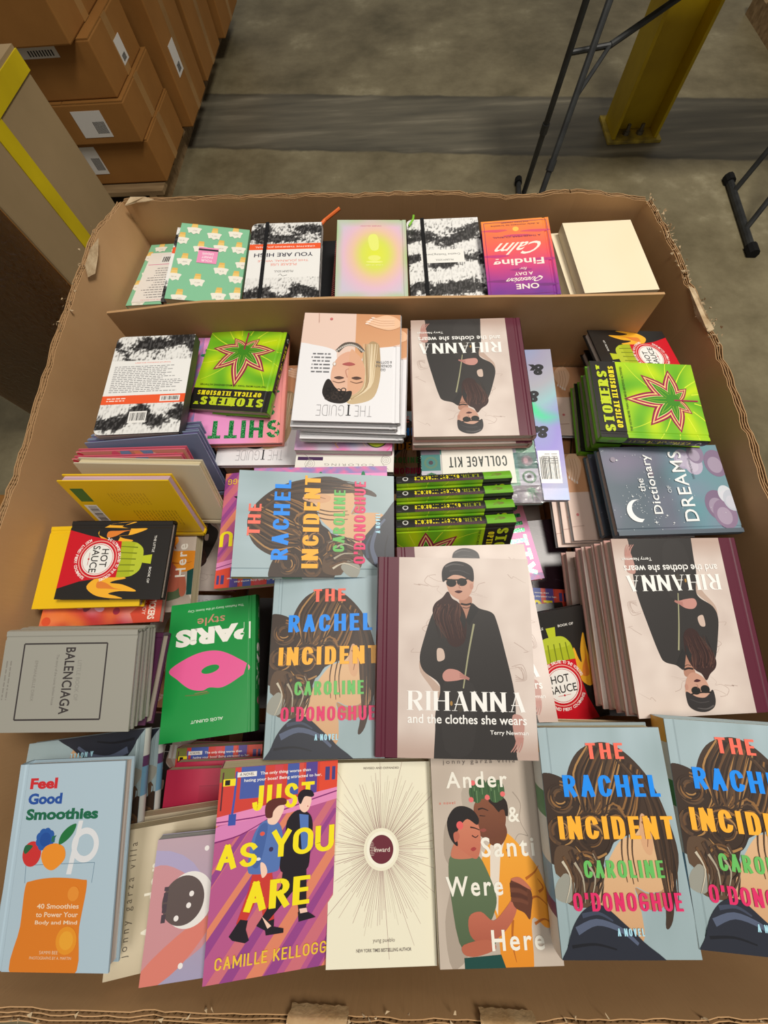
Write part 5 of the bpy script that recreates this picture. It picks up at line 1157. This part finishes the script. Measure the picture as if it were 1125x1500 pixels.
# front row
fitput('feel','feel','pale blue smoothie recipe book with an orange drink, front left corner')
fitput('rachG','rachw','novel with a brown-haired woman, upside down behind the pale blue smoothie book',group='novels with a brown-haired woman from behind')
under('rachG','rachw',[(.016,.004,0)],['novel with white and blue spine under the upside-down one, front left'],group='novels with a brown-haired woman from behind')
fitput('crim','crim','crimson paperback behind the illustrated novel in the front row',name=NM)
under('crim','crim',[(.006,.006,0)],['crimson paperback lying below another one in the front left'],NM)
fitput('just9a','just','illustrated paperback deep below the green hardback, upper of two',name=NM,group='illustrated street-scene novels')
fitput('just9b','just','illustrated paperback deep below the green hardback, lower of two',name=NM,group='illustrated street-scene novels')
fitput('and2','anders','pale tan novel right of the smoothie book, upper of two',name=NM,group='pale novels with an embracing couple')
fitput('and3','anders','pale tan novel right of the smoothie book, lower of two',name=NM,group='pale novels with an embracing couple')
fitput('lum','lum','lilac and coral paperback with a moon disc leaning at the front wall',name=NM)
fitput('just','just','purple and orange paperback with two walking figures, front row',name=NM,group='illustrated street-scene novels')
fitput('inward','inward','cream paperback with a dark red disc and radiating lines, front row',name=NM)
fitput('ander','ander','novel with an embracing couple in green and orange shirts, front row',name=NM,group='pale novels with an embracing couple')
fitput('rachF1','rach','novel with a brown-haired woman from behind, front row right of the couple novel',group='novels with a brown-haired woman from behind')
fitput('rachF2','rach','novel with a brown-haired woman from behind, at the front right corner',group='novels with a brown-haired woman from behind')
put('dark',(.235,.13,.745),(0,0,.1),'dark glossy book low between the centre and the right-hand stack',fit=True)
put('blue',(.25,.10,.72),(0,0,.05),'blue-grey thin hardback beside the right-hand stack')
put('darkb',(.345,.40,.75),(0,0,-.05),'black-edged journal low beside the right-hand green books','book')
put('brown',(.365,.415,.768),(0,0,-.07),'brown photo-covered book low beside the right-hand green books')
# lower layer
lows=['rih','rach','dark','guide','purp','darkb']
k=0
for j in range(5):
    for i in range(5):
        x=-.46+.225*i;y=-.25+.235*j
        if y>.55 : continue
        put(lows[(i*2+j*3)%6],(x,y,.640-.022*((i+j)%2)),(0,0,0 if (i+j)%2 else math.pi),'book of the lower layer, row %s from the front, column %s from the left'%(('one','two','three','four','five')[j],('one','two','three','four','five')[i]),group='books of the lower layer');k+=1
for i in range(7): pass
# small details
def ribbon(name,pts,w,mat,label,cat):
    m=MB()
    for a,b in zip(pts,pts[1:]): m.tube(a,b,w,8)
    o=m.build(name,M[mat]);tag(o,label,cat);return o
# ---------------------------------------------------------------- surroundings
def carton(x0,x1,y0,y1,z0,z1,label,rot=0,mat='card_dark',labels=()):
    cx,cy=(x0+x1)/2,(y0+y1)/2;o=empty('carton',(cx,cy,z0),(0,0,rot));tag(o,label,'box','cartons stacked on the pallet')
    w,d,h=(x1-x0)/2,(y1-y0)/2,z1-z0
    MB().box(-w,w,-d,d,0,h).build('carton_body',M[mat],o,bevel=.006)
    MB().box(-w-.0008,w+.0008,-.03,.03,h*.0+.001,h+.0008).build('sealing_tape',M['tape_clear'],o)
    MB().box(-w+.002,-.002,-d+.002,d-.002,h,h+.004).build('flap',M[mat],o);MB().box(.002,w-.002,-d+.002,d-.002,h,h+.004).build('flap',M[mat],o)
    for f,a,b,c_,d_ in labels:
        if f=='F':
            l=MB().box(a,b,-d-.0016,-d,c_,d_).build('shipping_label',M['label'],o);q=MB()
            for i in range(9): t=a+(b-a)*(.55+.045*i);q.box(t,t+(b-a)*.022,-d-.0022,-d-.0016,c_+(d_-c_)*.15,c_+(d_-c_)*.6)
            q.build('barcode',M['ink'],l)
        else:
            l=MB().box(w,w+.0016,a,b,c_,d_).build('shipping_label',M['label'],o);q=MB()
            for i in range(9): t=a+(b-a)*(.2+.06*i);q.box(w+.0016,w+.0022,t,t+(b-a)*.03,c_+(d_-c_)*.1,c_+(d_-c_)*.35)
            q.build('barcode',M['ink'],l)
    return o
# pallet under the cartons
pl=empty('wooden_pallet',(-1.91,3.6,0));tag(pl,'wooden pallet under the stacked cartons at the left','pallet')
for i in range(9): MB().box(-.55,.55,-1.2+.27*i,-1.2+.27*i+.12,.10,.12).build('deck_board',M['wood'],pl)
for x in (-.5,0,.46): MB().box(x,x+.04,-1.2,1.08,.0,.10).build('stringer',M['wood'],pl)
carton(-1.95,-1.34,2.47,2.95,.125,.31,'lowest front carton of the pallet stack',labels=[('F',-.12,-.0,.05,.17)])
carton(-1.96,-1.35,2.44,2.94,.315,.47,'second carton from the bottom at the front of the pallet stack',labels=[('F',.02,.17,.03,.13)])
carton(-1.98,-1.37,2.46,2.92,.475,.66,'third carton from the bottom at the front with a long white label',labels=[('F',-.16,.14,.14,.18),('R',-.02,.06,.03,.11)])
carton(-2.02,-1.42,2.40,2.86,.665,.95,'topmost front carton of the pallet stack')
carton(-1.86,-1.29,2.99,3.42,.125,.62,'tall carton with a white label behind the front cartons',labels=[('R',-.13,-.03,.18,.30)])
carton(-1.90,-1.30,2.99,3.45,.625,1.05,'upper carton behind the front column of cartons')
carton(-1.84,-1.29,3.5,3.98,.125,.60,'rear carton on the pallet with torn edge',labels=[('R',-.1,-.03,.3,.36)])
carton(-1.90,-1.32,3.5,4.0,.605,1.1,'upper rear carton on the pallet')
carton(-1.86,-1.26,4.05,4.6,.125,.8,'rearmost carton on the pallet')
# tall box at the left with yellow tape
tb=empty('gaylord_box',(-1.25,1.10,0));tag(tb,'tall taped shipping box with yellow tape, left of the open book box','box')
MB().box(-.35,.35,-.19,.19,0,1.02).build('box_body',M['card_grey'],tb,bevel=.006)
MB().box(.35,.352,-.055,-.005,.02,1.021).build('yellow_tape',M['tape_yellow'],tb);MB().box(.35,.353,-.191,.191,.985,1.021).build('yellow_tape',M['tape_yellow'],tb)
MB().box(-.348,.345,-.1925,-.19,.01,1.015).build('wrapped_panel',M['card_dark'],tb)
m=MB()
for j in range(21):
    for i in range(21): m.v.append((-.35+.70*i/20,-.200+.003*nz(i*.6,j*.25,7),.03+.97*j/20))
for j in range(20):
    for i in range(20): q=j*21+i;m.f.append((q,q+1,q+22,q+21))
m.build('stretch_film',M['film'],tb,smooth=True)
MB().box(-.35,.35,-.19,.19,1.021,1.028).build('lid_flap',M['card_grey'],tb)
cb=empty('carton',(-1.22,1.2,1.028));tag(cb,'brown carton resting on the tall taped box at the left edge','box')
MB().box(-.25,.16,-.12,.14,0,.3).build('carton_body',M['card_dark'],cb,bevel=.006);MB().box(-.252,.162,-.02,.03,.0,.301).build('sealing_tape',M['tape_clear'],cb)
# wrapped box close at the left
wb=empty('carton',(-1.15,.42,0));tag(wb,'low brown box on the floor right beside the open box on the left','box')
MB().box(-.35,.36,-.28,.0,0,.42).build('carton_body',M['card_dark'],wb,bevel=.006)
m=MB();nx,nz_=26,26
for j in range(nz_+1):
    for i in range(nx+1): m.v.append((.362+.004*nz(i*.5,j*.3,5),-.28+.28*i/nx,.42*j/nz_))
for j in range(nz_):
    for i in range(nx): q=j*(nx+1)+i;m.f.append((q,q+1,q+nx+2,q+nx+1))
m.build('stretch_film',M['film'],wb,smooth=True)
MB().box(-.35,.36,-.15,-.14,.42,.425).build('flap_edge',M['card'],wb)
# yellow column
pc=empty('steel_column',(1.385,2.99,0));tag(pc,'yellow steel column bolted to the floor','column')
m=MB();m.box(-.13,-.112,-.11,.11,.014,3.6);m.box(.112,.13,-.11,.11,.014,3.6);m.box(-.112,.112,-.006,.006,.014,3.6);m.build('column_shaft',M['post'],pc,bevel=.002)
MB().box(-.155,.155,-.13,.15,0,.014).build('base_plate',M['post_base'],pc,bevel=.002)
for x,y in ((-.04,-.06),(.04,-.06),(-.04,.06),(.04,.06)): MB().tube((x,y,.012),(x,y,.06),.011,8).tube((x,y,.012),(x,y,.03),.02,6).build('anchor_bolt',M['steel'],pc)
# folding table
ft=empty('folding_table',(1.3,2.45,0));tag(ft,'folding table of which only the black tubular legs show at the upper right','table')
O=Vector((1.3,2.45,0))
def tb_(name,segs,mat='black_metal',r=.0135):
    m=MB()
    for a,b in segs: m.tube(Vector(a)-O,Vector(b)-O,r,10)
    return m.build(name,M[mat],ft,smooth=False)
def leg(a,b): l=tb_('leg',[(a,b)]);mid=Vector(a).lerp(Vector(b),.42);d=(Vector(b)-Vector(a)).normalized()*.02;m=MB().tube(mid-d-O,mid+d-O,.018,10).build('collar',M['black_metal'],l);return l
leg((.690,2.44,.012),(.700,2.33,.725));leg((.62,1.96,.012),(.782,2.31,.725))
tb_('foot_bar',[((.667,2.53,.014),(.615,1.93,.014))]);
for p,q in (((.669,2.555,.014),(.665,2.515,.014)),((.614,1.90,.014),(.616,1.95,.014))): tb_('foot_cap',[(p,q)],'rubber',.02)
tb_('crossbar',[((.697,2.36,.57),(.86,2.36,.585))],r=.010);tb_('brace',[((.86,2.36,.585),(1.35,2.6,.725))],r=.012);tb_('brace',[((.750,2.24,.49),(.86,2.36,.585))],r=.009)
tb_('foot_bar',[((1.81,2.45,.014),(1.765,1.92,.014))],r=.018)
for p,q in (((1.812,2.49,.016),(1.809,2.44,.016)),((1.762,1.88,.016),(1.766,1.94,.016))): tb_('foot_cap',[(p,q)],'rubber',.026)
leg((1.803,2.36,.014),(2.0,2.5,.725));leg((1.775,2.06,.014),(2.05,2.42,.725))
MB().box(-.62,.9,-.12,.40,.725,.765).build('table_top',M['table'],ft,bevel=.008)
# dark pallet load far right
fp=empty('wooden_pallet',(2.95,3.75,0));tag(fp,'dark wooden pallet at the far right edge of the floor','pallet')
for i in range(6): MB().box(-.5,.5,-.5+.19*i,-.5+.19*i+.1,.10,.12).build('deck_board',M['wood'],fp)
for x in (-.5,0,.46): MB().box(x,x+.04,-.5,.55,0,.10).build('stringer',M['wood'],fp)
# ribbons peeking out behind journals
ribbon('bookmark_ribbon',[(-.175,.80,.915),(-.160,.82,.918),(-.128,.835,.93)],.0035,'orange','orange ribbon end sticking out behind the orange-banded journal','ribbon')
ribbon('bookmark_ribbon',[(.012,.775,.93),(.020,.785,.935),(.021,.79,.94)],.0022,'green_leaf','small green ribbon end behind the glowing pink box','ribbon')
# pink wire-bound notebook
sb=empty('notebook',(-.165,.70,.865));tag(sb,'black notebook with pink wire binding beside the orange-banded journal','notebook')
MB().box(-.03,.035,-.1,.1,0,.025).build('cover',M['elastic'],sb)
m=MB()
for i in range(34):
    y=-.095+.19*i/33;P=[(.030+.007*math.cos(a),y,.016+.013*math.sin(a)) for a in [2*math.pi*k/8 for k in range(9)]]
    for a,b in zip(P,P[1:]): m.tube(a,b,.0009,5)
w=m.build('wire_binding',M['pink_wire'],sb);w['kind']='stuff'
